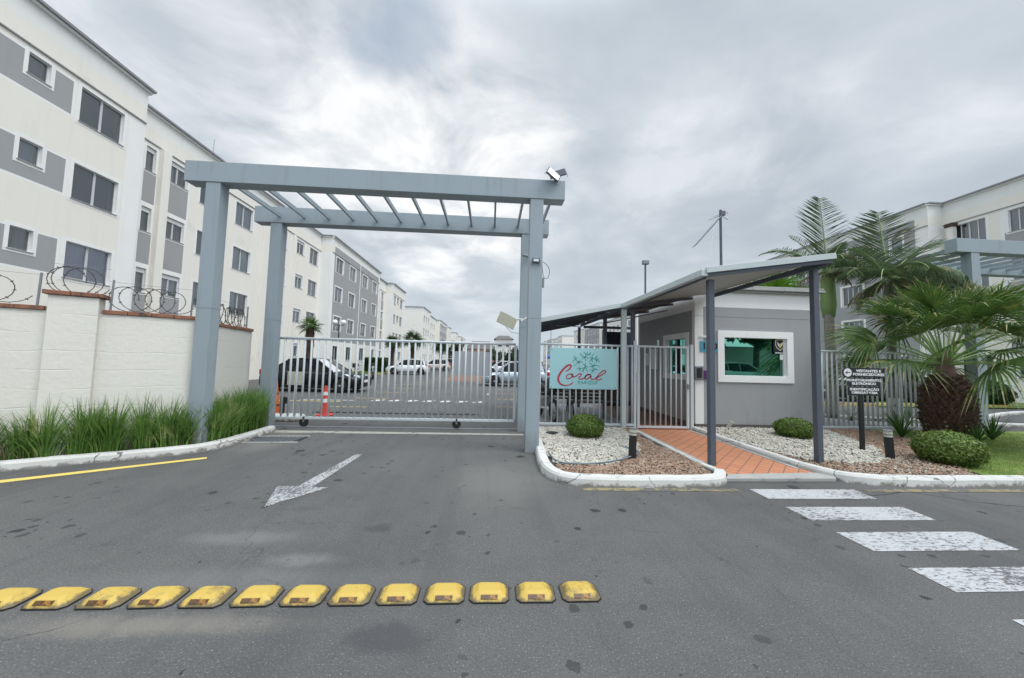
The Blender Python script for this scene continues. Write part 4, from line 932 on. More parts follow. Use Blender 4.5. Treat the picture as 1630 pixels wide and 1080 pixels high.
# floodlights, camera, antenna panel on the gate frame
def flood(loc, rot, label, w=.21, h=.14, group='floodlights on the gate frame'):
    t = thing('floodlight', label, 'floodlight', loc, 0, group); t.rotation_euler = rot
    MB().box((-w/2, 0, -h/2), (w/2, .035, h/2)).build('housing', 'darkpost', t, bevel=.006)
    MB().box((-w/2+.02, -.004, -h/2+.02), (w/2-.02, -.001, h/2-.02)).build('lens', 'headlamp', t)
    for s_ in (-1, 1): MB().box((s_*(w/2+.006)-.003, .0, -h/2-.05), (s_*(w/2+.006)+.003, .03, .01)).build('bracket', 'galv', t)
    return t
flood((1.04, 6.10, 4.98), (R(-18), R(30), R(18)), 'dark floodlight tilted on the top right end of the gate frame', .27, .17)
flood((1.16, 6.36, 5.12), (R(10), R(16), R(170)), 'floodlight seen from behind above the tilted one', .30, .13)
flood((.76, 6.172, 3.41), (0, R(2), 0), 'small square floodlight fixed on the front right gate pillar', .13, .085)
t = thing('security_camera', 'small bullet camera on the rear right gate pillar', 'camera', (.72, 7.93, 4.02))
MB().tube([(-.06, -.04, 0), (.06, .02, .0)], .03, 10).build('camera_body', 'galv', t); MB().tube([(.05, .02, -.02), (.09, .06, -.06)], .012, 6).build('camera_arm', 'galv', t)
t = thing('junction_cable', 'looped cable with a small box on the side of the front right pillar', 'cable', (.882, 6.32, 3.13))
MB().tube(smooth_path([Vector(p) for p in ((-.05, -.10, .28), (.06, -.06, .26), (.16, 0, .15), (.12, 0, -.02), (.04, .02, .0), (.02, .0, .12), (-.0, -.06, .24))]), .005, 5).build('wire', 'black', t); MB().box((0, -.03, -.18), (.05, .03, .0)).build('junction_box', 'galv', t, bevel=.005)
t = thing('reader_panel', 'weathered cream square reader panel on a horizontal arm from the gate pillar', 'reader panel', (.34, 7.80, 2.48))
T = Matrix.Rotation(R(22), 4, 'Y') @ Matrix.Rotation(R(25), 4, 'Z')
MB().box((-.24, -.012, -.12), (.22, .012, .14), 0, T).build('panel', 'panelcream', t, bevel=.005)
MB().tube([(-.16, .05, .07), (.36, .22, .07)], .022, 10).build('arm', 'gutter', t); MB().tube([(0, .03, .10), (0, .03, -.04)], .03, 10).build('clamp', 'terra', t)
MB().tube([(-.02, .03, -.13), (.1, .05, -.24), (.3, .15, -.26)], .006, 6).build('wire', 'galv', t); MB().box((.14, .02, -.30), (.32, .08, -.27), 0, Matrix.Rotation(R(-35), 4, 'Y') @ Matrix.Translation((.12, 0, .12))).build('lower_unit', 'whitepaint', t)
t = thing('tv_antenna', 'tilted comb shaped television aerial on a tall dark mast behind the canopy', 'antenna', (8.17, 12.0, 0))
MB().tube([(0, 0, 0), (0, 0, 7.25)], .045, 8).build('mast', 'darkpost', t)
b0, b1 = Vector((.0, -.06, 7.02)), Vector((-1.02, -.06, 5.85)); dd = (b1-b0)
bo = MB().tube([b0, b1], .022, 6).build('boom', 'galv', t)
mb = MB()
for i in range(20):
    p = b0+dd*(i/19); mb.tube([p+Vector((-.045, .10, -.04)), p+Vector((.045, -.10, .04))], .008, 4)
mb.build('boom_elements', 'galv', t); mb = MB()
for k in range(5):
    a_ = R(-60+k*30); mb.tube([(-.25+.15*k*.9, 0, 7.0+.03*k), (-.25+.15*k*.9+.12*math.cos(a_+1.2), 0, 7.0+.25*math.sin(a_+1.2))], .01, 4)
mb.tube([(-.45, 0, 6.85), (0, 0, 7.05), (.28, 0, 6.9)], .012, 4).build('reflector_arms', 'galv', t)
MB().box((-.02, -.05, 7.05), (.16, .05, 7.2)).build('amplifier', 'darkpost', t); MB().tube(smooth_path([Vector(p) for p in ((-.45, -.3, 6.5), (-.55, -.3, 5.9), (-.6, -.3, 5.4), (-.75, -.3, 5.0), (-.85, -.3, 4.3))]), .008, 5).build('cable', 'whitepaint', t)
t = thing('mast_lamp', 'slim dark pole with a small lamp head behind the canopy', 'lamp post', (11.2, 25, 0))
MB().tube([(0, 0, 0), (0, 0, 9.0)], .07, 8).build('pole', 'darkpost', t); MB().box((-.22, -.15, 8.95), (.25, .15, 9.25)).build('lamp_head', 'galv', t, bevel=.03)
t = thing('thin_pole', 'thin pale pole seen beneath the canopy', 'pole', (2.3, 13.5, 0)); MB().tube([(0, 0, 0), (0, 0, 3.0)], .018, 6).build('pole_body', 'gutter', t)
# ------------------------------------------------------------------ bushes
def bush(loc, rx, ry, rz, n, label, m_='leaf_box', leaf=.042, rough=.07, seed=1, stemh=0, group=None, name='clipped_bush'):
    rg = random.Random(seed); t = thing(name, label, 'bush', loc, 0, group); mb = MB()
    c = Vector((0, 0, rz*.86+stemh))
    # dark inner twigs
    core = MB(); vs = []; fs = []; nu, nv = 20, 12
    for j in range(nv+1):
        for i in range(nu):
            a_ = 2*math.pi*i/nu; b_ = math.pi*j/nv-math.pi/2; k = .86+.05*mnoise.noise(Vector((i, j, seed)))
            vs.append((rx*k*math.cos(b_)*math.cos(a_), ry*k*math.cos(b_)*math.sin(a_), c.z+rz*k*math.sin(b_)))
    for j in range(nv):
        for i in range(nu): fs.append((j*nu+i, j*nu+(i+1) % nu, (j+1)*nu+(i+1) % nu, (j+1)*nu+i))
    core.add(vs, fs).build('twigs', m_, t, smooth=True)
    for _ in range(n):
        u = rg.uniform(-1, 1); a_ = rg.uniform(0, 6.283); s_ = math.sqrt(1-u*u); d = Vector((s_*math.cos(a_), s_*math.sin(a_), u))
        lump = 1+.05*mnoise.noise(d*3+Vector((seed, 0, 0)))+rough*rg.uniform(-1.2, 1)
        if rg.random() < .04: lump += rough*1.5
        p = Vector((d.x*rx, d.y*ry, d.z*rz))*lump+c
        if p.z < .005: continue
        nrm = (d+Vector((rg.gauss(0, .5), rg.gauss(0, .5), rg.gauss(0, .5)))).normalized()
        t1 = nrm.cross(Vector((rg.gauss(0, 1), rg.gauss(0, 1), rg.gauss(0, 1)))).normalized(); t2 = nrm.cross(t1); L = leaf*rg.uniform(.7, 1.3)
        mb.add([p-t1*L*.5, p+t2*L*.28, p+t1*L*.5, p-t2*L*.28], ((0, 1, 2, 3),))
    mb.build('foliage', m_, t); return t
bush((1.98, 7.25, .08), .36, .35, .235, 8500, 'round clipped box bush in the white pebbles below the coral sign', seed=2)
bush((6.70, 7.45, .08), .36, .34, .215, 8000, 'low rounded clipped bush below the guardhouse window', seed=5)
bush((7.66, 5.52, .08), .41, .38, .27, 11000, 'wide clipped bush at the foot of the squat palm by the kerb', seed=8, leaf=.046, rough=.075)
bush((23.6, 15.8, 0), 1.15, .9, .62, 9000, 'dark leafy shrub on the verge at the far right', m_='leaf_dark', leaf=.10, rough=.14, seed=11, stemh=.05, name='shrub')
def strap(loc, n, h, label, seed, w=.03, name='strap_leaf_plant'):
    rg = random.Random(seed); t = thing(name, label, 'plant', loc); mb = MB()
    for i in range(n):
        a_ = rg.uniform(0, 6.283); hh = h*rg.uniform(.6, 1.1); ln = rg.uniform(.25, .9); vs = []; wx, wy = -math.sin(a_), math.cos(a_)
        for k in range(6):
            u = k/5; r = ln*hh*u; z = hh*(u-.55*ln*u*u)*1.1; q = w*(1-u)**.6*.5+.001
            vs += [(math.cos(a_)*r+wx*q, math.sin(a_)*r+wy*q, z), (math.cos(a_)*r-wx*q, math.sin(a_)*r-wy*q, z)]
        mb.add(vs, [(2*k, 2*k+1, 2*k+3, 2*k+2) for k in range(5)])
    mb.build('leaves', 'lily', t); return t
strap((9.35, 7.55, .08), 46, .75, 'bushy strap leaved plant left of the squat palm trunk', 1)
strap((10.3, 6.95, .08), 40, .55, 'strap leaved plant in front of the squat palm trunk', 2)
strap((11.35, 7.4, .08), 46, .70, 'strap leaved plant right of the squat palm trunk', 3)
strap((9.6, 10.6, .02), 14, .7, 'small strap leaved plant behind the fence, near the cabinet', 4)
strap((11.0, 10.2, .02), 12, .65, 'small strap leaved plant behind the fence, middle one', 6)
strap((12.2, 9.7, .02), 14, .75, 'small strap leaved plant behind the fence, near the palm trunk', 7)

# ------------------------------------------------------------------ palms
def feather(mb, mr, base, az, el, L, droop, rg, nl=46, ll=.55, w=.030, twist=0, vee=.5, sag=.35):
    """one pinnate leaf: rachis in mr, leaflets in mb"""
    P = []; d = Vector((math.cos(az)*math.cos(el), math.sin(az)*math.cos(el), math.sin(el))); p = Vector(base); n = 16; side = Vector((-math.sin(az), math.cos(az), 0))
    for i in range(n+1):
        P.append(p.copy()); p = p+d*(L/n)
        d = (d+Vector((0, 0, -droop*(i/n)**1.2/n*1.6))).normalized()
    mr.tube(P, [.024*(1-.85*i/n)+.003 for i in range(n+1)], 5)
    for k in range(nl):
        u = .10+.90*k/(nl-1); fi = min(u*n, n-.001); i = int(fi); q = P[i].lerp(P[i+1], fi-i); dd = (P[i+1]-P[i]).normalized()
        s0 = side; upn = s0.cross(dd).normalized(); upn = upn if upn.z > 0 else -upn
        l = ll*(math.sin(math.pi*(u**.75*.86+.10)))**.7*rg.uniform(.88, 1.08)
        for sg in (-1, 1):
            a_ = rg.uniform(.55, .75)-.25*u
            out = (s0*sg*math.cos(a_)+dd*math.sin(a_)+upn*vee*rg.uniform(.5, 1.2)).normalized(); tw = dd.cross(out).normalized()
            wd = (dd*math.cos(.6)+upn*math.sin(.6))*w*rg.uniform(.8, 1.2); vs = []
            for j, (f, ww) in enumerate(((0, .5), (.35, 1), (.7, .7), (1, .05))):
                pt = q+out*l*f+Vector((0, 0, -sag*l*f*f*rg.uniform(.7, 1.3))); vs += [pt-wd*ww*.5, pt+wd*ww*.5]
            mb.add(vs, [(2*j, 2*j+1, 2*j+3, 2*j+2) for j in range(3)])
def queen_palm(loc, h, r0, fr, label, seed, crownshaft=True, white=True, dry=6):
    rg = random.Random(seed); t = thing('feather_palm', label, 'palm', loc)
    tr = MB(); pts = [Vector((.03*math.sin(z*1.3), .02*math.cos(z), z)) for z in [h*i/30 for i in range(31)]]
    tr.tube(pts, [r0*(1.25-.35*(i/30)+(.03 if i % 2 else 0)) for i in range(31)], 14)
    trunk = tr.build('trunk', mat('palm_trunk_bark', (.27, .26, .22), .9, .25, 6, .5, 30, dirt=(.13, .13, .09), dsc=14, dth=.52), t, smooth=True)
    if white: MB().tube([pts[0]-Vector((0, 0, .01)), pts[6]], [r0*1.3, r0*1.22], 14).build('whitewash', 'kerb', trunk, smooth=True)
    if crownshaft: MB().lathe([(r0*1.22, h-1.55), (r0*1.6, h-1.15), (r0*1.5, h-.7), (r0*1.45, h-.3), (r0*1.0, h+.15), (r0*.5, h+.4)], 14, c=(pts[-1].x, pts[-1].y, 0)).build('crownshaft', 'palmgreen', t, smooth=True)
    top = pts[-1]+Vector((0, 0, .1)); green = MB(); rach = MB(); dryb = MB()
    for (az, el, L, dr, ll, sag, vee) in fr: feather(green, rach, top, R(az), R(el), L, dr, rg, 40, ll*1.1, .034, sag=sag, vee=vee)
    for i in range(dry): feather(dryb, rach, top-Vector((0, 0, .1)), rg.uniform(0, 6.28), R(rg.uniform(-35, 5)), rg.uniform(.8, 1.3), 2.2, rg, 22, .35, .03, sag=.8, vee=0)
    green.build('crown', 'frond', t); rach.build('leaf_stalks', 'palmgreen', t)
    if dry: dryb.build('dry_leaves', 'frond_dry', t)
    return t
# azimuth: 0 = +X (right), 90 = away, 180 = left, 270 = towards the camera
frA = [(95, 86, 2.5, .3, 1.15, .05, .05), (172, 30, 2.3, 1.8, .42, .3, .3), (176, 8, 2.9, .6, .40, .3, .1), (150, 55, 1.6, .6, .5, .3, .5), (355, 40, 1.4, 1.8, .5, .7, .3), (320, 15, 1.3, 2.0, .5, .8, .2),
       (15, 10, 1.3, 2.4, .5, .8, .1), (200, 10, 1.3, 2.2, .5, .8, .1), (240, 20, 1.5, 2.2, .6, .8, .1), (280, 10, 1.4, 2.4, .6, .8, .1), (60, 25, 1.8, 2.0, .6, .6, .2), (120, 30, 1.7, 2.0, .6, .6, .2), (8, 60, 1.2, 1.0, .45, .5, .3)]
queen_palm((11.2, 11.0, 0), 4.85, .13, frA, 'feather palm with one upright fan shaped leaf behind the guardhouse roof', 21, white=False)
frB = [(80, 84, 2.0, .35, 1.05, .05, .05), (178, 52, 1.35, 1.6, .5, .35, .3), (186, 20, 1.5, 2.0, .6, .6, .2), (2, 30, 2.6, .9, .75, .55, .35), (355, 5, 2.2, 1.4, .7, .8, .15), (20, 15, 2.0, 1.8, .65, .7, .2), (335, -5, 1.8, 1.6, .7, .8, .1),
       (215, 10, 1.7, 2.2, .65, .8, .1), (250, 20, 1.5, 2.4, .6, .8, .1), (290, 15, 1.5, 2.4, .6, .8, .1), (320, 5, 1.7, 2.0, .65, .8, .1), (110, 35, 1.6, 2.0, .6, .6, .2), (60, 40, 1.7, 1.8, .6, .5, .3), (205, -20, 1.4, 1.6, .6, 1.0, 0), (265, -15, 1.3, 1.6, .6, 1.0, 0), (300, -20, 1.4, 1.6, .6, 1.0, 0), (345, -25, 1.5, 1.4, .6, 1.0, 0), (12, 38, 2.4, 1.2, .8, .25, .6)]
queen_palm((11.25, 9.25, 0), 4.12, .085, frB, 'feather palm with a whitewashed trunk rising behind the bar fence', 33, crownshaft=False)

def fan_leaf(mg, mt, ms, base, az, el, L, rad, rg, seg=34, tipdroop=.5, spread=150, dry=False, tips=.35):
    """petiole + pleated fan of narrow segments with drooping tips"""
    d = Vector((math.cos(az)*math.cos(el), math.sin(az)*math.cos(el), math.sin(el))); side = Vector((-math.sin(az), math.cos(az), 0)); P = []; p = Vector(base)
    for i in range(9):
        P.append(p.copy()); p = p+d*(L/8); d = (d+Vector((0, 0, -.035))).normalized()
    ms.tube(P, [.020-.011*i/8 for i in range(9)], 5)
    hub = P[-1]; d = (P[-1]-P[-2]).normalized(); side = (side+Vector((0, 0, rg.uniform(-.9, .9)))).normalized(); upn = side.cross(d).normalized()
    if upn.z < 0: upn = -upn
    for k in range(seg):
        a_ = R(-spread+2*spread*k/(seg-1)); l = rad*(.62+.38*math.cos(a_*.55))*rg.uniform(.9, 1.08)
        out = (d*math.cos(a_)+side*math.sin(a_)-upn*.12*abs(math.sin(a_))).normalized(); wv = (out.cross(upn)).normalized(); w0 = rad*2*R(max(spread, 95))/seg*.30
        vs = []; td = tipdroop*rg.uniform(.6, 1.4)
        prof = ((.04, .25), (.30, .85), (.55, 1.0), (.75, .6), (.9, .32), (1.0, .04))
        q = [hub+out*l*f+Vector((0, 0, -td*l*max(0, f-.42)**1.6)) for f, _ in prof]
        for pt, (f, ww) in zip(q, prof): vs += [pt-wv*w0*ww*.5+upn*(.012 if k % 2 else -.012)*ww, pt+wv*w0*ww*.5]
        (mt if dry else mg).add(vs[:8], [(2*j, 2*j+1, 2*j+3, 2*j+2) for j in range(3)])
        (mt if (rg.random() < tips or dry) else mg).add(vs[6:], [(2*j, 2*j+1, 2*j+3, 2*j+2) for j in range(2)])
def squat_palm(loc, label, seed, H_=1.45, RT=.41, nleaf=42):
    rg = random.Random(seed); t = thing('squat_fan_palm', label, 'palm', loc)
    prof = lambda z: RT*(.72+.30*math.sin(math.pi*min(1, (z/H_)*.92+.06)))*(1 if z < H_*.8 else 1-.5*(z/H_-.8)/.2)
    core = MB().lathe([(prof(H_*i/14)*.86, H_*i/14) for i in range(15)], 24).build('trunk', 'bark2', t, smooth=False)
    mb = MB(); cut = MB(); rows = 17
    for j in range(rows):
        z = H_*(j+.2)/rows; n = 26
        for i in range(n):
            a_ = 2*math.pi*(i+.5*(j % 2))/n+rg.uniform(-.06, .06); r = prof(z)*.84; o_ = Vector((math.cos(a_), math.sin(a_), 0)); s_ = Vector((-math.sin(a_), math.cos(a_), 0))
            b_ = o_*r+Vector((0, 0, z-.05)); l = rg.uniform(.09, .16); tip = b_+o_*rg.uniform(.07, .15)+Vector((0, 0, l)); w = rg.uniform(.05, .075)
            mb.add([b_-s_*w, b_+s_*w, tip+s_*w*.45, tip-s_*w*.45, b_-o_*.05+Vector((0, 0, l)), tip-o_*.05+Vector((0, 0, .01))], ((0, 1, 2, 3), (0, 3, 5, 4), (1, 4, 5, 2), (3, 2, 5)))
            for q_ in range(3):
                m0 = b_+s_*rg.uniform(-w, w)+o_*.04; mb.add([m0, m0+s_*.012, m0+o_*rg.uniform(.05, .14)+Vector((0, 0, rg.uniform(-.06, .14)))+s_*rg.uniform(-.05, .05)], ((0, 1, 2),))
            if z < .42 and z > .16 and i % 3 == 0: cut.add([tip-s_*w*.42+o_*.004, tip+s_*w*.42+o_*.004, tip+Vector((0, 0, -.045))+o_*.006], ((0, 1, 2),))
    mb.build('leaf_bases', 'bark2', core); cut.build('cut_faces', 'fan_tip', core)
    neck = MB().lathe([(.25, H_*.86), (.16, H_+.12), (.11, H_+.4), (.05, H_+.6)], 14).build('crown_heart', 'bark2', t)
    for li in range(nleaf):
        u = li/(nleaf-1); el = 80-78*u**1.1+rg.uniform(-7, 7); az = li*137.5+rg.uniform(-8, 8)
        mg, mt, ms = MB(), MB(), MB(); dry = False
        L = rg.uniform(1.0, 1.35) if u > .25 else rg.uniform(.6, .9)
        fan_leaf(mg, mt, ms, Vector((math.cos(R(az))*.12, math.sin(R(az))*.12, H_+.52-.28*u)), R(az), R(el), L, rg.uniform(1.0, 1.22), rg, 32, .35+.65*u, 72, dry)
        st = ms.build('leaf_stalk', 'palmgreen' if not dry else 'frond_dry', t); 
        if mg.f: mg.build('leaf_fan', 'fan', st)
        if mt.f: mt.build('leaf_tips', 'fan_tip' if not dry else 'frond_dry', st)
    return t
squat_palm((10.35, 7.45, .05), 'squat fan palm with a thick shaggy brown trunk at the right', 44)

def small_palm(loc, h, r, label, seed, rad=.75, m_='fan', n=26):
    rg = random.Random(seed); t = thing('fan_palm', label, 'palm', loc, 0, 'small palms along the parking lane'); tr = MB()
    tr.tube([(0, 0, 0), (.02, .02, h*.5), (0, 0, h)], [r*1.1, r, r*1.15], 10).build('trunk', 'bark', t)
    sk = MB()
    for i in range(160):
        a_ = rg.uniform(0, 6.28); z = h-rg.uniform(0, min(1.0, h*.35)); o_ = Vector((math.cos(a_), math.sin(a_), 0)); s_ = Vector((-math.sin(a_), math.cos(a_), 0)); p = o_*r+Vector((0, 0, z))
        sk.add([p-s_*.03, p+s_*.03, p+o_*rg.uniform(.06, .16)+Vector((0, 0, -rg.uniform(.1, .3)))], ((0, 1, 2),))
    sk.build('dead_skirt', 'bark', t)
    mg, mt, ms = MB(), MB(), MB()
    for i in range(n):
        u = i/(n-1); fan_leaf(mg, mt, ms, Vector((0, 0, h)), R(i*137.5), R(75-95*u), rg.uniform(.35, .5)*rad/.75, rad*rg.uniform(.75, 1), rg, 16, .5, 120)
    mg.v += []; k = mg.build('crown', m_, t); ms.build('leaf_stalks', 'palmgreen', t); mt.build('leaf_tips', 'fan_tip' if m_ == 'fan_bright' else 'fan', t); return t
small_palm((-9.1, 18.2, 0), 3.05, .16, 'small fan palm rising above the black car, in front of the cream block', 51, .50, 'fan', 18)
small_palm((-11.0, 40, 0), 3.2, .2, 'small palm left of the round lamp beyond the motorcycles', 52, .85, 'leaf_dark')
small_palm((-9.1, 41.5, 0), 3.6, .22, 'bushier palm above the roof of the white hatchback', 53, 1.15, 'leaf_dark')
small_palm((-8.2, 58, 0), 3.4, .25, 'distant palm above the beige hatchback', 54, 1.2, 'leaf_dark')
t = small_palm((10.85, 13.0, 0), 4.15, .14, 'bright green fan palm peeking over the canopy left of the feather palms', 55, 1.15, 'fan_bright', 30); t['group'] = 'tall palms behind the guardhouse'

# ------------------------------------------------------------------ buildings
FL = [10.47, 7.82, 5.17, 2.52]
win_cache = {}
def window(parent, u, zt, w, h, style, loc, rotz, rng):
    """u = centre along wall, zt = top of the opening; parts placed in the wall's local frame"""
    key = (round(w, 2), round(h, 2), style)
    if key not in win_cache:
        bw = .10 if w < 1.2 else .11; f = MB(); x = w/2
        f.box((-x-bw, -.008, -.02), (-x, -.0, h+bw)).box((x, -.008, -.02), (x+bw, -.0, h+bw)).box((-x, -.008, h), (x, -.0, h+bw)).box((-x-bw, -.008, -bw), (x+bw, -.0, -.025))
        sur = f.mesh('window', ['white'])
        sl = MB().box((-x-.03, -.035, -.028), (x+.03, .05, -.001)).mesh('sill', ['sill'])
        f = MB(); e_ = .028; d0, d1 = .085, .13
        f.box((-x, d0, 0), (-x+e_, d1, h)).box((x-e_, d0, 0), (x, d1, h)).box((-x+e_, d0, h-e_), (x-e_, d1, h)).box((-x+e_, d0, 0), (x-e_, d1, e_))
        if w > .8:
            f.box((-.028, d0-.005, e_), (-.004, d1, h-e_)); f.box((.004, d0-.009, e_), (.028, d1-.004, h-e_))
            if 'q' in style: f.box((-x*.52, d0+.003, e_), (-x*.52+.04, d1, h-e_)); f.box((x*.48, d0+.003, e_), (x*.48+.04, d1, h-e_))
        if 'b' in style: f.box((-x+e_, d0-.03, h-.20), (x-e_, d1, h-e_-.001))
        fr = f.mesh('frame', ['alu'])
        pn = MB().quad((-x+e_, .11, e_), (x-e_, .11, e_), (x-e_, .11, h-e_), (-x+e_, .11, h-e_)).mesh('pane', ['glass'])
        win_cache[key] = (sur, sl, fr, pn, [])
        for k in range(4):
            mb = MB(); rg = random.Random(k+int(w*100)); cov = [(0, 1), (0, .45), (.5, 1), (0, 1)][k]; n = 26; vs = []
            for i in range(n+1):
                xx = -x+w*(cov[0]+(cov[1]-cov[0])*i/n); yy = .21+.02*math.sin(i*1.9+k)+.008*math.sin(i*4.3); vs += [(xx, yy, 0), (xx, yy, h)]
            mb.add(vs, [(2*i, 2*i+2, 2*i+3, 2*i+1) for i in range(n)])
            win_cache[key][4].append([mb.mesh('curtain', [m_]) for m_ in ('curtain', 'frost' if 'b' in style else 'blind', 'curtain2')])
    sur, sl, fr, pn, cur = win_cache[key]
    c, s_ = math.cos(rotz), math.sin(rotz); zb = zt-h
    w_ = link('window', sur, parent, (loc[0]+c*u, loc[1]+s_*u, zb), rotz)
    link('sill', sl, w_); link('frame', fr, w_); link('pane', pn, w_)
    k = rng.random()+(1 if style == 'n' else 0)-(1 if style == 'l' else 0)
    if k < .8: link('curtain', cur[0 if 'l' in style else rng.randrange(4)][2 if 'l' in style else (0 if rng.random() < .55 else 1)], w_)
    return w_
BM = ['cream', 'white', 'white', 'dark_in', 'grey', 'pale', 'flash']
def block(bld, base, side, x, y0, y1, wins, zones, rng, H_=11.95, ret0=False, default='cream', floors=FL, cornice=True, ret1=True, line=True):
    """one straight stretch of the street front; side=+1 faces +X"""
    bx, by = base
    # local u grows along +Y when side=+1 (rot +90), along -Y when side=-1 (rot -90)
    rotz = R(90)*side; L = y1-y0
    conv = (lambda a_, b_: (a_-y0, b_-y0)) if side > 0 else (lambda a_, b_: (y1-b_, y1-a_))
    loc = (x-bx, (y0 if side > 0 else y1)-by, 0); ops = []; W = []
    for (ya, yb, h, fls, style) in wins:
        a_, b_ = conv(ya, yb)
        for fi in fls:
            zt = floors[fi]; ops.append((a_, b_, zt-h, zt)); W.append(((a_+b_)/2, zt, b_-a_, h, style))
    Z = []
    for (ya, yb, za, zb, mi) in zones: a_, b_ = conv(ya, yb); Z.append((a_, b_, za, zb, mi))
    top = [(0, L, 11.30, H_, 5)]
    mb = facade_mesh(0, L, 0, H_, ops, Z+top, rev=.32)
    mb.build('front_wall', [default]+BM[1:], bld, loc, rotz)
    for (u, zt, w, h, st) in W: window(bld, u, zt, w, h, st, loc, rotz, rng)
    mb = MB(); n = side
    X = x-bx; a_, b_ = y0-by, y1-by; o_ = .14 if ret0 else 0; o1 = .14 if ret1 else 0
    lo, hi = (X, X+.10) if n > 0 else (X-.10, X); lo2, hi2 = (X, X+.18) if n > 0 else (X-.18, X)
    if cornice:
        mb.box((lo-.1*(n < 0)*0, a_-o_*.6, H_), (hi, b_+o1*.6, H_+.08), 0).box((lo2, a_-o_, H_+.081), (hi2, b_+o1, H_+.17), 1)
        mb.box((min(X, X-n*.25), a_-o_, H_), (max(X, X-n*.25), b_+o1, H_+.16), 0)
        if line: mb.box((lo-.0, a_, 10.66), (lo+.05 if n > 0 else hi, b_, 10.70), 2) if n > 0 else mb.box((X-.05, a_, 10.66), (X, b_, 10.70), 2)
        mb.build('cornice', ['pale', 'flash', 'sill'], bld)
def ret(bld, base, y, xa, xb, H_=11.95, zones=(), default='cream'):
    """end face looking towards the camera (-Y)"""
    mb = facade_mesh(0, abs(xb-xa), 0, H_, [], list(zones)+[(0, abs(xb-xa), 11.3, H_, 5)])
    mb.box((0, -.10, H_), (abs(xb-xa), 0, H_+.08), 5).box((-.0, -.18, H_+.081), (abs(xb-xa), 0, H_+.17), 6)
    mb.build('end_wall', [default]+BM[1:], bld, (min(xa, xb)-base[0], y-base[1], 0))
def shell(bld, base, xf, xb, y0, y1, H_=11.95):
    a_, b_ = sorted((xf-base[0], xb-base[0])); c, d = y0-base[1], y1-base[1]
    MB().quad((a_, c, H_-.25), (b_, c, H_-.25), (b_, d, H_-.25), (a_, d, H_-.25)).build('roof', 'concrete', bld)
    far = xb-base[0]
    MB().quad((far, c, 0), (far, d, 0), (far, d, H_), (far, c, H_)).quad((a_+.3, d-.3, 0), (b_-.3, d-.3, 0), (b_-.3, d-.3, H_-.3), (a_+.3, d-.3, H_-.3)).quad((a_+.3, c+.4, 0), (b_-.3, c+.4, 0), (b_-.3, c+.4, H_-.3), (a_+.3, c+.4, H_-.3)).build('rear_wall', 'cream', bld)
def pilaster(bld, base, side, x, y0, y1, z1, d=.22, m_='cream'):
    X = x-base[0]; lo, hi = (X, X+d) if side > 0 else (X-d, X); MB().box((lo, y0-base[1], 0), (hi, y1-base[1], z1)).build('pilaster', m_, bld, bevel=.01)
def pipe(bld, base, side, x, y, z1): MB().tube([(x-base[0]+side*.06, y-base[1], 0), (x-base[0]+side*.06, y-base[1], z1)], .045, 8).build('downpipe', 'white', bld)
rng = random.Random(4); ALL = (0, 1, 2, 3)
# left row, nearest building
base = (-14, 14, 0); bA = thing('apartment_block', 'nearest cream four storey block at the left with wide windows and grey bands', 'building', (-14, 14, 0)); B2 = (-14, 14)
zn = []
for zt in FL: zn += [(1.5, 12.02, zt-1.22, zt+.04, 1), (1.6, 11.94, zt-1.15, zt-.03, 4)]
block(bA, B2, 1, -14, -6, 14.35, [(10.81, 11.35, .66, ALL, 's'), (12.17, 13.56, 1.20, (0, 1), 'n'), (12.17, 13.56, 1.20, (2, 3), 'l'), (7.9, 8.4, .66, ALL, 's'), (5.2, 6.6, 1.2, ALL, ''), (1.9, 3.3, 1.2, ALL, ''), (-2, -.6, 1.2, ALL, '')], zn+[(13.72, 14.35, 0, 10.66, 1), (-6, 14.35, 0, .9, 4)], rng)
MB().quad((0, .35, 0), (-1.0, .35, 0), (-1.0, .35, 11.95), (0, .35, 11.95)).build('end_wall', 'cream', bA)
zn = []
for zt in FL[1:]: zn += [(15.46, 16.02, zt+.2, zt+1.60, 4), (16.60, 17.66, zt+.2, zt+1.60, 4)]
zn = [(15.36, 16.05, 0, 10.6, 1), (16.52, 17.74, 0, 10.6, 1)]+zn
block(bA, B2, 1, -15, 14.35, 31.0, [(15.50, 15.95, 1.05, ALL, 'b'), (16.58, 17.60, .98, ALL, 'b'), (18.35, 19.55, 1.2, ALL, ''), (20.85, 22.30, 1.28, ALL, ''), (24.7, 26.0, 1.25, ALL, ''), (27.3, 28.35, 1.0, ALL, 'b'), (29.2, 30.6, 1.25, ALL, '')], zn, rng)
pilaster(bA, B2, 1, -15, 16.07, 16.45, 10.62); pilaster(bA, B2, 1, -15, 26.75, 27.0, 10.62, .12); pilaster(bA, B2, 1, -15, 23.3, 23.5, 10.62, .08)
shell(bA, B2, -15.3, -26, -6, 31)
for y in (19.2, 25.0): MB().tube([(-1.2, y-14, 12), (-1.2, y-14, 13.1)], .012, 5).build('rod', 'galv', bA)
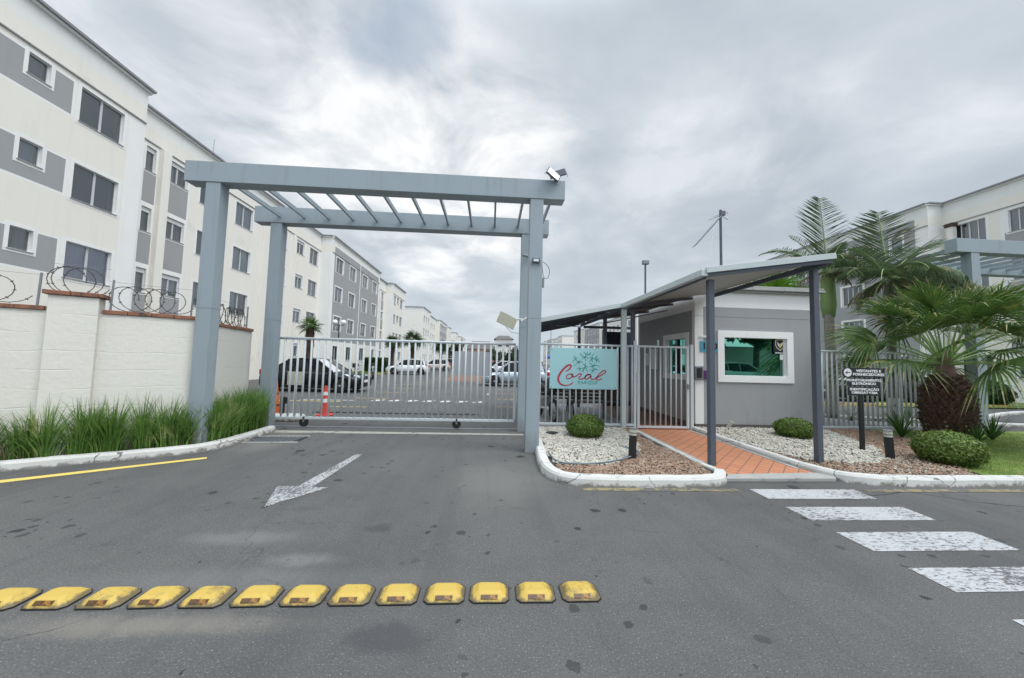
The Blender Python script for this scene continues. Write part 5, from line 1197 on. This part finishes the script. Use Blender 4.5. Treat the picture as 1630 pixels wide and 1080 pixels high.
# second: grey front
B2 = (-14, 31); bB = thing('apartment_block', 'block with a grey painted front and white framed windows behind the small fan palm', 'building', (-14, 31, 0))
ret(bB, B2, 31.0, -15.0, -14, zones=[(0, 1, 0, 10.66, 1)])
zn = [(31, 31.45, 0, 10.66, 1), (43.55, 44.0, 0, 10.66, 1), (31.45, 43.55, 2.92, 11.30, 4), (31.45, 43.55, 2.74, 2.92, 1)]
block(bB, B2, 1, -14, 31, 44.0, [(31.85, 33.35, 1.28, ALL, ''), (34.9, 36.4, 1.28, ALL, ''), (38.35, 39.85, 1.28, ALL, ''), (41.5, 43.0, 1.28, ALL, '')], zn, rng)
pipe(bB, B2, 1, -14, 37.4, 11.3)
zn = []
for zt in FL[1:]: zn += [(46.4, 47.3, zt+.2, zt+1.5, 4), (48.1, 49.0, zt+.2, zt+1.5, 4)]
block(bB, B2, 1, -15, 44.0, 50.0, [(46.4, 47.3, .98, ALL, ''), (48.1, 49.0, .98, ALL, '')], zn, rng)
ret(bB, B2, 50.0, -15, -14, zones=[(0, 1, 0, 10.66, 1)])
block(bB, B2, 1, -14, 50.0, 56.8, [(50.6, 51.6, 1.28, ALL, ''), (52.2, 53.3, .9, ALL, ''), (53.9, 55.4, 1.28, ALL, '')], [(50, 50.4, 0, 10.66, 1), (56.0, 56.8, 0, 10.66, 1)], rng)
shell(bB, B2, -15.3, -26, 31, 56.8)
def far_block(x, y0, label, side=1, pal=0, endw=9, L=50, seed=1):
    rg = random.Random(seed); n = thing('apartment_block', label, 'building', (x, y0, 0)); B = (x, y0); xi = x-side*1.0
    ret(n, B, y0, x, x-side*endw, zones=[(0, endw, 0, 10.66, 0)])
    ws = lambda a_, c, w, st: [(a_+i*st, a_+i*st+w, 1.2, ALL, '') for i in range(c)]
    segs = [(x, 0, 8.5, ws(.9, 3, 1.2, 2.5), [(0, .4, 0, 10.66, 1)]), (xi, 8.5, 23.5, ws(9.8, 5, 1.2, 2.7), []), (x, 23.5, 38.5, ws(24.4, 5, 1.2, 2.85), [(23.9, 38.1, 2.9, 11.3, 4), (23.5, 23.9, 0, 10.66, 1)]), (xi, 38.5, 44, ws(39.4, 2, .9, 2.1), []), (x, 44, L, ws(44.7, 2, 1.2, 2.4), [(44, 44.4, 0, 10.66, 1)])]
    for k, (xx, a_, b_, w, z) in enumerate(segs):
        block(n, B, side, xx, y0+a_, y0+b_, [(y0+q[0], y0+q[1], *q[2:]) for q in w], [(y0+q[0], y0+q[1], *q[2:]) for q in z], rg, line=False)
        if k in (2, 4): ret(n, B, y0+a_, x, xi)
    shell(n, B, xi-side*.3, x-side*11, y0, y0+L); return n
far_block(-14, 72, 'cream block with a blank end wall beyond the grey fronted one, left row', seed=2)
far_block(-14, 138, 'distant cream block at the far end of the left row', seed=3)
# right row
B2 = (28, 20); bR = thing('apartment_block', 'cream and grey block at the right edge above the far entrance frame', 'building', (28, 20, 0))
zn = []
for zt in FL[1:]: zn += [(15.6, 17.3, zt+.12, zt+1.45, 4), (8.6, 10.2, zt+.12, zt+1.45, 4)]
zn = [(15.45, 17.45, 0, 10.66, 1)]+zn
block(bR, B2, -1, 28, 0, 19.9, [(18.02, 19.49, 1.35, ALL, 'q'), (15.75, 17.14, 1.2, ALL, 'q'), (12, 13.4, 1.3, ALL, ''), (8.7, 10.1, 1.2, ALL, ''), (5, 6.4, 1.3, ALL, '')], zn, rng)
ret(bR, B2, 19.9, 27, 28.0, zones=[(0, 1, 0, 10.66, 1)])
MB().box((-.30, -.75, 0), (-.02, -.45, 10.4)).build('stair_shaft', 'cream', bR, bevel=.01); MB().box((-.36, -.8, 10.4), (0, -.4, 10.62)).build('vent_cap', 'bark', bR)
zn = [(19.9, 20.5, 0, 10.66, 1), (33.4, 34, 0, 10.66, 1), (20.6, 33.3, 0, 10.66, 4), (20.6, 33.3, 10.75, 11.55, 4)]
for zt in FL: zn += [(23.75, 25.55, zt-1.5, zt+.12, 1), (28.4, 30.2, zt-1.5, zt+.12, 1)]
block(bR, B2, -1, 27, 19.9, 34, [(21.3, 22.0, 1.1, ALL, ''), (23.9, 25.4, 1.4, ALL, 'q'), (28.55, 30.05, 1.4, ALL, 'q'), (31.8, 32.6, 1.1, ALL, '')], zn, rng)
block(bR, B2, -1, 28, 34, 46, [(35, 36.4, 1.2, ALL, ''), (38, 39.4, 1.2, ALL, ''), (41, 42.4, 1.2, ALL, ''), (44, 45.2, 1.2, ALL, '')], [], rng)
shell(bR, B2, 28.3, 40, 0, 46)
far_block(28, 66, 'cream and grey block seen under the canopy above the coral sign', -1, seed=5, L=52)
far_block(28, 138, 'more distant cream block left of the one above the coral sign', -1, seed=6)
def small_house(loc, w, d, h, rh, wallm, label, wins=3):
    t = thing('house', label, 'house', loc); MB().box((-w/2, 0, 0), (w/2, d, h)).build('wall', wallm, t)
    MB().add([(-w/2-.4, -.4, h), (w/2+.4, -.4, h), (w/2+.4, d+.4, h), (-w/2-.4, d+.4, h), (-w/2+w*.2, d/2, h+rh), (w/2-w*.2, d/2, h+rh)], ((0, 1, 5, 4), (1, 2, 5), (2, 3, 4, 5), (3, 0, 4), (0, 3, 2, 1))).build('roof', 'rooftile', t)
    for i in range(wins):
        x = -w/2+w*(i+.5)/wins; f = MB().box((x-.8, -.06, h-2.2), (x+.8, -.001, h-.8)).build('window', 'white', t); MB().box((x-.6, -.08, h-2.05), (x+.6, -.061, h-.95)).build('pane', 'dark_in', f)
    return t
small_house((-4.5, 150, 0), 13, 10, 6.2, 3.6, 'brownwall', 'brown walled house with a dark hipped roof at the end of the lane')
small_house((5.5, 156, 0), 13, 10, 4.8, 3.6, 'cream', 'cream walled house with a grey hipped roof beside the brown house')
small_house((3.4, 95, 0), 4.6, 8, 7.4, 1.2, 'cream', 'tall narrow cream house above the silver car', 2)
def tree(loc, h, r, label, seed, m_='treecrown', n=2600):
    rg = random.Random(seed); t = thing('tree', label, 'tree', loc, 0, 'far trees at the end of the lot')
    tk = MB().tube([(0, 0, 0), (.1, 0, h*.5), (0, .1, h*.8)], [.22, .16, .06], 8)
    for k in range(5): a_ = k*1.3; tk.tube([(.05, 0, h*.4), (math.cos(a_)*r*.6, math.sin(a_)*r*.6, h*.75)], [.08, .02], 5)
    tk.build('trunk', 'bark', t); mb = MB(); cl_ = [(rg.gauss(0, r*.45), rg.gauss(0, r*.45), h*.68+rg.gauss(0, h*.14), rg.uniform(.25, .5)*r) for _ in range(16)]
    for _ in range(n):
        x, y, z, rr = rg.choice(cl_); d = Vector((rg.gauss(0, 1), rg.gauss(0, 1), rg.gauss(0, .8))).normalized()*rr*rg.uniform(.6, 1.05); p = Vector((x, y, z))+d
        a_ = Vector((rg.gauss(0, 1), rg.gauss(0, 1), rg.gauss(0, 1))).normalized(); b_ = a_.cross(Vector((rg.gauss(0, 1), rg.gauss(0, 1), rg.gauss(0, 1)))).normalized(); s_ = r*rg.uniform(.04, .09)
        mb.add([p-a_*s_, p+b_*s_, p+a_*s_, p-b_*s_], ((0, 1, 2, 3),))
    mb.build('crown', m_, t); return t
tree((.9, 92, 0), 4.3, 2.3, 'small dark tree beside the tall narrow cream house', 1); tree((5.2, 86, 0), 4.2, 2.2, 'dark tree in front of the tall narrow cream house', 2)
tree((-11.8, 118, 0), 7.5, 2.6, 'dark tree at the foot of the distant left blocks', 3); tree((-.5, 128, 0), 4.5, 3.0, 'low dark tree right of the far houses', 4)
tree((9, 120, 0), 5, 3.4, 'dark tree right of the tall cream house, behind the gate pillar', 5)
# hedge and lamps by the left row
def box_hedge(loc, sx, sy, sz, label, seed):
    rg = random.Random(seed); t = thing('hedge', label, 'hedge', loc); mb = MB(); MB().box((-sx*.46, -sy*.44, 0), (sx*.46, sy*.44, sz*.93)).build('twigs', 'hedge', t)
    for _ in range(3600):
        f = rg.randrange(5); p = Vector((rg.uniform(-sx/2, sx/2), rg.uniform(-sy/2, sy/2), rg.uniform(0, sz)))
        if f < 2: p.y = -sy/2 if f else p.y; p.x = p.x if f else sx/2
        elif f == 2: p.z = sz
        elif f == 3: p.x = -sx/2
        else: p.y = -sy/2
        p += Vector((rg.gauss(0, .05), rg.gauss(0, .05), rg.gauss(0, .05))); a_ = Vector((rg.gauss(0, 1), rg.gauss(0, 1), rg.gauss(0, 1))).normalized(); b_ = a_.cross(Vector((1, .3, rg.gauss(0, 1)))).normalized()
        mb.add([p-a_*.07, p+b_*.05, p+a_*.07, p-b_*.05], ((0, 1, 2, 3),))
    mb.build('foliage', 'hedge', t)
box_hedge((-11.9, 37.5, 0), 2.2, 1.4, 1.5, 'clipped dark hedge behind the nose of the white hatchback', 1)
blades('lane_grass', [(-13.8, 22), (-10.8, 22), (-10.6, 60), (-13.8, 60)], 9000, .10, .25, .05, 'lawn', 'green strip of grass along the foot of the left blocks', 'grass', z=.03, lean=.5, seg=1)
struct(MB().beam((-10.6, 22, .05), (-10.4, 60, .05), .14, .12).build('kerb_lane', 'lotyellow'))
def globe_lamp(loc, label, h=3.2):
    t = thing('globe_lamp', label, 'lamp', loc, 0, 'globe lamps beside the left row'); MB().tube([(0, 0, 0), (0, 0, h)], .045, 8).build('pole', 'black', t)
    MB().beam((-.3, 0, h-.05), (.3, 0, h-.05), .04, .04).build('arm', 'black', t)
    for s_ in (-1, 1): MB().lathe([(.04, 0), (.15, .06), (.19, .18), (.15, .30), (.04, .36)], 14).build('globe', 'lampglass', t, (s_*.3, 0, h-.02), smooth=True)
globe_lamp((-11.0, 26.0, 0), 'twin globe lamp with a black pole in front of the grey fronted block', 3.9)
globe_lamp((-11.6, 43.5, 0), 'twin globe lamp further along, between the two palms', 2.9)

# ------------------------------------------------------------------ cars
def car(name, label, loc, rotz, paint, L=4.1, W=1.72, Hh=1.48, kind='hatch', group=None, detail=True):
    """nose towards local +X, wheels on z=0"""
    t = thing('parked_car', label, 'car', loc, rotz, group); hw = W/2; x0, x1 = -L/2, L/2; wr = .31; xf, xr = x1-.80, x0+.76
    belt = {'hatch': .92, 'sedan': .90, 'suv': 1.02}[kind]; hood = belt-.06
    n = 60; X = [x0+L*i/n for i in range(n+1)]
    def ztop(x):
        if x > x1-1.05: u = (x-(x1-1.05))/1.05; return hood-.02-.10*u-.24*max(0, u-.80)/.20*1.0
        if x < x0+.25: u = (x0+.25-x)/.25; return belt+.05-.12*u**2 if kind != 'sedan' else belt+.02-.15*u**2
        return belt+.04 if x < x0+1.4 else belt+.0
    def zbot(x):
        z = .22
        for xw in (xf, xr):
            q = (wr+.055)**2-(x-xw)**2
            if q > 0: z = max(z, wr+math.sqrt(q)-.015)
        e = min(x-x0, x1-x)
        return z+(.10 if e < .06 else 0)
    def hwid(x):
        e = min(x-x0, x1-x); return hw*(1-.30*max(0, 1-e/.55)**2.2)
    mb = MB(); vs = []; X2 = sorted(set(X+[xw+s_*(wr+.054)*math.cos(R(a_)) for xw in (xf, xr) for a_ in range(0, 90, 9) for s_ in (-1, 1)]))
    for x in X2:
        zb, zt, w = zbot(x), ztop(x), hwid(x); mid = max(zb+.02, .60); sh = max(mid+.02, zt-.10)
        sec = [(0, zb), (w*.93, zb), (w*.985, zb+.02), (w, mid), (w*.97, sh), (w*.90, zt-.015), (w*.72, zt), (0, zt+.025)]
        vs += [(x, y, z) for y, z in sec]+[(x, -y, z) for y, z in sec]
    m = 16; fs = []
    for i in range(len(X2)-1):
        for s_ in (0, 8):
            for k in range(7): f = (i*m+s_+k, (i+1)*m+s_+k, (i+1)*m+s_+k+1, i*m+s_+k+1); fs.append(f if s_ else f[::-1])
    for e in (0, len(X2)-1):
        o_ = e*m
        for k in range(7): fs.append((o_+k, o_+k+1, o_+8+k+1, o_+8+k))
    mb.add(vs, fs); mb.build('body', paint, t, smooth=True); t.children[0].data.polygons
    MB().box((x0+.25, -hw*.86, .18), (x1-.3, hw*.86, .80)).build('underbody', 'black', t)
    # greenhouse stations: x, z_edge, half width at edge, material (0 glass, 1 paint)
    if kind == 'sedan': st = [(x1-1.15, belt+.0, .80), (x1-1.95, Hh-.05, .60), (x1-2.6, Hh, .60), (x0+1.35, Hh-.05, .60), (x0+.62, belt+.04, .78)]
    elif kind == 'suv': st = [(x1-1.05, belt, .82), (x1-1.65, Hh-.06, .66), (x1-2.4, Hh, .66), (x0+.60, Hh-.05, .66), (x0+.18, belt+.05, .80)]
    else: st = [(x1-.98, belt, .80), (x1-1.72, Hh-.06, .60), (x1-2.4, Hh, .60), (x0+.55, Hh-.06, .60), (x0+.12, belt+.05, .78)]
    st = [(a_, b_, c*W/1.72) for a_, b_, c in st]
    gl = MB(); rf = MB(); bw = hw*.90
    def secg(i):
        x, z, w = st[i]; e = 0 if i in (0, 4) else 1
        return [(x, s_*y, zz) for s_ in (1, -1) for y, zz in ((bw if e else w, belt-.02), (w, z), (w*.93, z+.035*e), (0, z+.055*e))]
    S = [secg(i) for i in range(5)]
    for i in range(4):
        a_, b_ = S[i], S[i+1]
        for o_ in (0, 4):
            gl.quad(a_[o_], b_[o_], b_[o_+1], a_[o_+1])
            tgt = gl if i in (0, 3) else rf
            for k in (1, 2): tgt.quad(a_[o_+k], b_[o_+k], b_[o_+k+1], a_[o_+k+1])
    gl.build('glasshouse', 'carglass', t); 
    for s_ in (0, 4):   # pillars and rails
        for i in range(4):
            rf.beam(S[i][s_+1], S[i+1][s_+1], .055, .055)
        for f_, (i, u) in enumerate(((1, .95), (2, .55))):
            a_ = Vector(S[i][s_+1]).lerp(Vector(S[i+1][s_+1]), u); rf.beam(a_, (a_.x-.02, math.copysign(bw, a_.y), belt-.02), .05, .02, upv=(1, 0, 0))
        a_ = Vector(S[3][s_+1]); rf.beam(a_, (a_.x-.18, math.copysign(bw, a_.y), belt), .16, .03, upv=(0, 1, 0))
    rf.build('roof', paint, t)
    tm = MB().lathe([(wr*.62, -.10), (wr*.95, -.10), (wr, -.06), (wr, .06), (wr*.95, .10), (wr*.62, .10)], 26).mesh('tyre', ['tyre'], True)
    rm = MB()
    for k in range(6):
        a_ = k*math.pi/3; c, s_ = math.cos(a_), math.sin(a_); rm.beam((.02*c, .02*s_, .085), (wr*.60*c, wr*.60*s_, .09), .055, .02)
    rm.lathe([(.05, .06), (.05, .10), (.02, .11)], 12); rm.lathe([(wr*.56, .02), (wr*.66, .095), (wr*.62, .10), (wr*.56, .07)], 26); rm.lathe([(wr*.6, -.02), (wr*.6, .0)], 26, 1)
    rme = rm.mesh('rim', ['rim', 'black'])
    for xw in (xf, xr):
        for s_ in (-1, 1):
            w_ = link('wheel', tm, t, (xw, s_*(hw-.13), wr), rot=(R(-90*s_), 0, 0)); link('rim', rme, w_)
    for s_ in (-1, 1):
        MB().add([(x1-.10, s_*hw*.50, .66), (x1-.42, s_*hw*.935, .72), (x1-.62, s_*hw*.965, .82), (x1-.30, s_*hw*.62, .79), (x1-.09, s_*hw*.46, .74), (x1-.30, s_*hw*.5, .70)], ((0, 1, 2, 3, 4), (5, 1, 0), (5, 2, 1), (5, 3, 2), (5, 4, 3), (5, 0, 4))).build('headlight', 'headlamp', t)
        MB().box((x0-.005, s_*hw*.62-.10, .72), (x0+.22, s_*hw*.62+.16, .95)).build('taillight', 'redlamp', t, bevel=.03)
        MB().box((x1-1.30, s_*(hw+.02)-.07, belt-.02), (x1-1.14, s_*(hw+.02)+.09, belt+.10)).build('side_mirror', paint, t, bevel=.03)
        for u in (.42, .68):
            MB().box((x0+L*u-.09, s_*hw*.985-.012, .76), (x0+L*u+.09, s_*hw*.985+.018, .79)).build('door_handle', paint, t, bevel=.006)
        MB().box((xr+.45, s_*hw*.99-.015, .27), (xf-.45, s_*hw*.99+.012, .32)).build('side_sill', 'black', t)
    MB().box((x1-.12, -.42, .42), (x1+.005, .42, .60)).build('grille', 'black', t, bevel=.02)
    MB().box((x1+.0, -.22, .44), (x1+.02, .22, .56)).build('number_plate', 'paper', t)
    MB().box((x0-.02, -.22, .62), (x0+.01, .22, .74)).build('number_plate', 'paper', t)
    return t
car('c', 'black sedan with clear headlights parked behind the left half of the gate', (-8.0, 16.9, 0), R(-4), 'car_black', 4.55, 1.78, 1.47, 'sedan')
car('c', 'white hatchback with red tail lights parked beyond the motorcycles', (-8.15, 35.6, 0), R(180+4), 'car_white', 4.1, 1.72, 1.50)
car('c', 'beige hatchback parked behind the white one', (-7.3, 47.0, 0), R(180+8), 'car_beige', 4.1, 1.72, 1.52)
car('c', 'dark car beyond the beige hatchback', (-7.6, 58.5, 0), R(185), 'car_dark', 4.2, 1.75, 1.5)
car('c', 'second dark car farther along the left parking row', (-7.7, 67, 0), R(185), 'car_dark', 4.2, 1.75, 1.6, 'suv')
car('c', 'silver blue hatchback parked behind the right end of the gate', (1.55, 22.6, 0), R(180), 'car_silver', 4.2, 1.74, 1.53)
car('c', 'yellow car behind the silver blue hatchback', (3.0, 34.0, 0), R(178), 'car_yellow', 4.2, 1.74, 1.5)
car('c', 'white car left of the yellow one in the right parking row', (1.4, 43, 0), R(180), 'car_white', 4.1, 1.72, 1.5)
car('c', 'dark car in the right parking row behind the white one', (1.0, 52, 0), R(180), 'car_dark', 4.1, 1.72, 1.5)
car('c', 'white car seen left of the coral sign board', (6.3, 31.0, 0), R(180), 'car_white', 4.1, 1.72, 1.5)
car('c', 'red car far along the right parking row', (.9, 61, 0), R(180), 'car_red', 4.1, 1.72, 1.5)
car('c', 'dark suv parked behind the fence between sign post and squat palm', (19.3, 17.0, 0), R(180-8), 'car_dark', 4.3, 1.8, 1.68, 'suv')
car('c', 'pale car across the street, mirrored in the guardhouse window', (16.0, -5.0, .12), R(0), 'car_pale', 4.3, 1.72, 1.46)
t = tag(MB().box((-1.6, -.9, 0), (1.6, .9, .3)).add([(-1.5, -.8, .3), (1.5, -.8, .3), (1.1, .7, .55), (-1.1, .7, .6)], ((0, 1, 2, 3),)).build('blue_awning', 'blueplast', None, (7.6, 38, 1.9), bevel=.08), 'blue tarpaulin top showing above the white car left of the coral sign', 'tarpaulin')
tag(MB().box((-.06, -.06, -1.9), (.06, .06, 0)).build('p', 'black', t), None); t.children[0].name = 'pole'

def motorcycle(loc, rz, label, s=1.0):
    t = thing('motorcycle', label, 'motorcycle', loc, rz, 'motorcycles by the left block'); t.scale = (s, s, s)
    for x in (-.62, .62):
        w_ = MB().tube([(x+.27*math.cos(a_*R(18)), 0, .30+.27*math.sin(a_*R(18))) for a_ in range(20)], .045, 8, closed=True).build('wheel', 'tyre', t); MB().lathe([(.06, -.04), (.06, .04)], 10).tube([(0, 0, 0), (.001, .24, 0)], .008, 4).tube([(0, -.24, 0), (0, 0, .001)], .008, 4).build('hub', 'rim', w_, (x, 0, .3), rot=(R(90), 0, 0))
    MB().tube([(.62, 0, .3), (.42, 0, .95)], .03, 6).build('fork', 'chrome', t); MB().tube([(.45, -.33, 1.02), (.40, -.15, 1.0), (.40, .15, 1.0), (.45, .33, 1.02)], .015, 6).build('handlebar', 'black', t)
    MB().tube([(.36, 0, .80), (.12, 0, .86), (-.05, 0, .74)], [.08, .15, .07], 10).build('fuel_tank', 'car_dark', t, smooth=True); MB().tube([(-.02, 0, .76), (-.35, 0, .76), (-.65, 0, .84)], [.09, .12, .07], 8).build('seat', 'black', t, smooth=True)
    MB().box((-.15, -.13, .28), (.25, .13, .62)).build('engine', 'galv', t, bevel=.04); MB().tube([(.1, .14, .3), (-.6, .17, .38)], [.03, .05], 8).build('exhaust', 'chrome', t); MB().lathe([(.02, 0), (.09, .03), (.08, .10)], 12).build('headlamp', 'headlamp', t, (.46, 0, .86), rot=(0, R(90), 0)); MB().box((-.92, -.2, .84), (-.52, .2, 1.15)).build('top_box', 'black', t, bevel=.05)
motorcycle((-9.2, 25.0, 0), R(-60), 'motorcycle with a black top box, left one of the pair beyond the black car')
motorcycle((-8.6, 26.5, 0), R(-75), 'motorcycle with a black top box, right one nearer the white hatchback')
motorcycle((1.55, 9.7, .03), R(100), 'dark motorcycle parked behind the fence just right of the gate pillar')

# ------------------------------------------------------------------ street behind the camera (mirrored in glass)
bw_ = thing('street_wall', 'long cream wall across the street behind the viewpoint', 'wall', (0, -8.5, 0)); MB().box((-30, -.15, 0), (45, 0, 2.7)).build('wall_panel', 'cream', bw_); MB().box((-30, -.18, 2.701), (45, .03, 2.76)).build('coping', 'concrete', bw_)
t = tree((14.5, -6.3, 0), 6.9, 2.4, 'leafy dark tree mirrored at the upper left of the guardhouse window', 9, 'leaf_dark', 5200)
t = tree((18.6, -6.6, 0), 6.9, 2.5, 'leafy dark tree mirrored at the upper right of the guardhouse window', 10, 'leaf_dark', 5200)
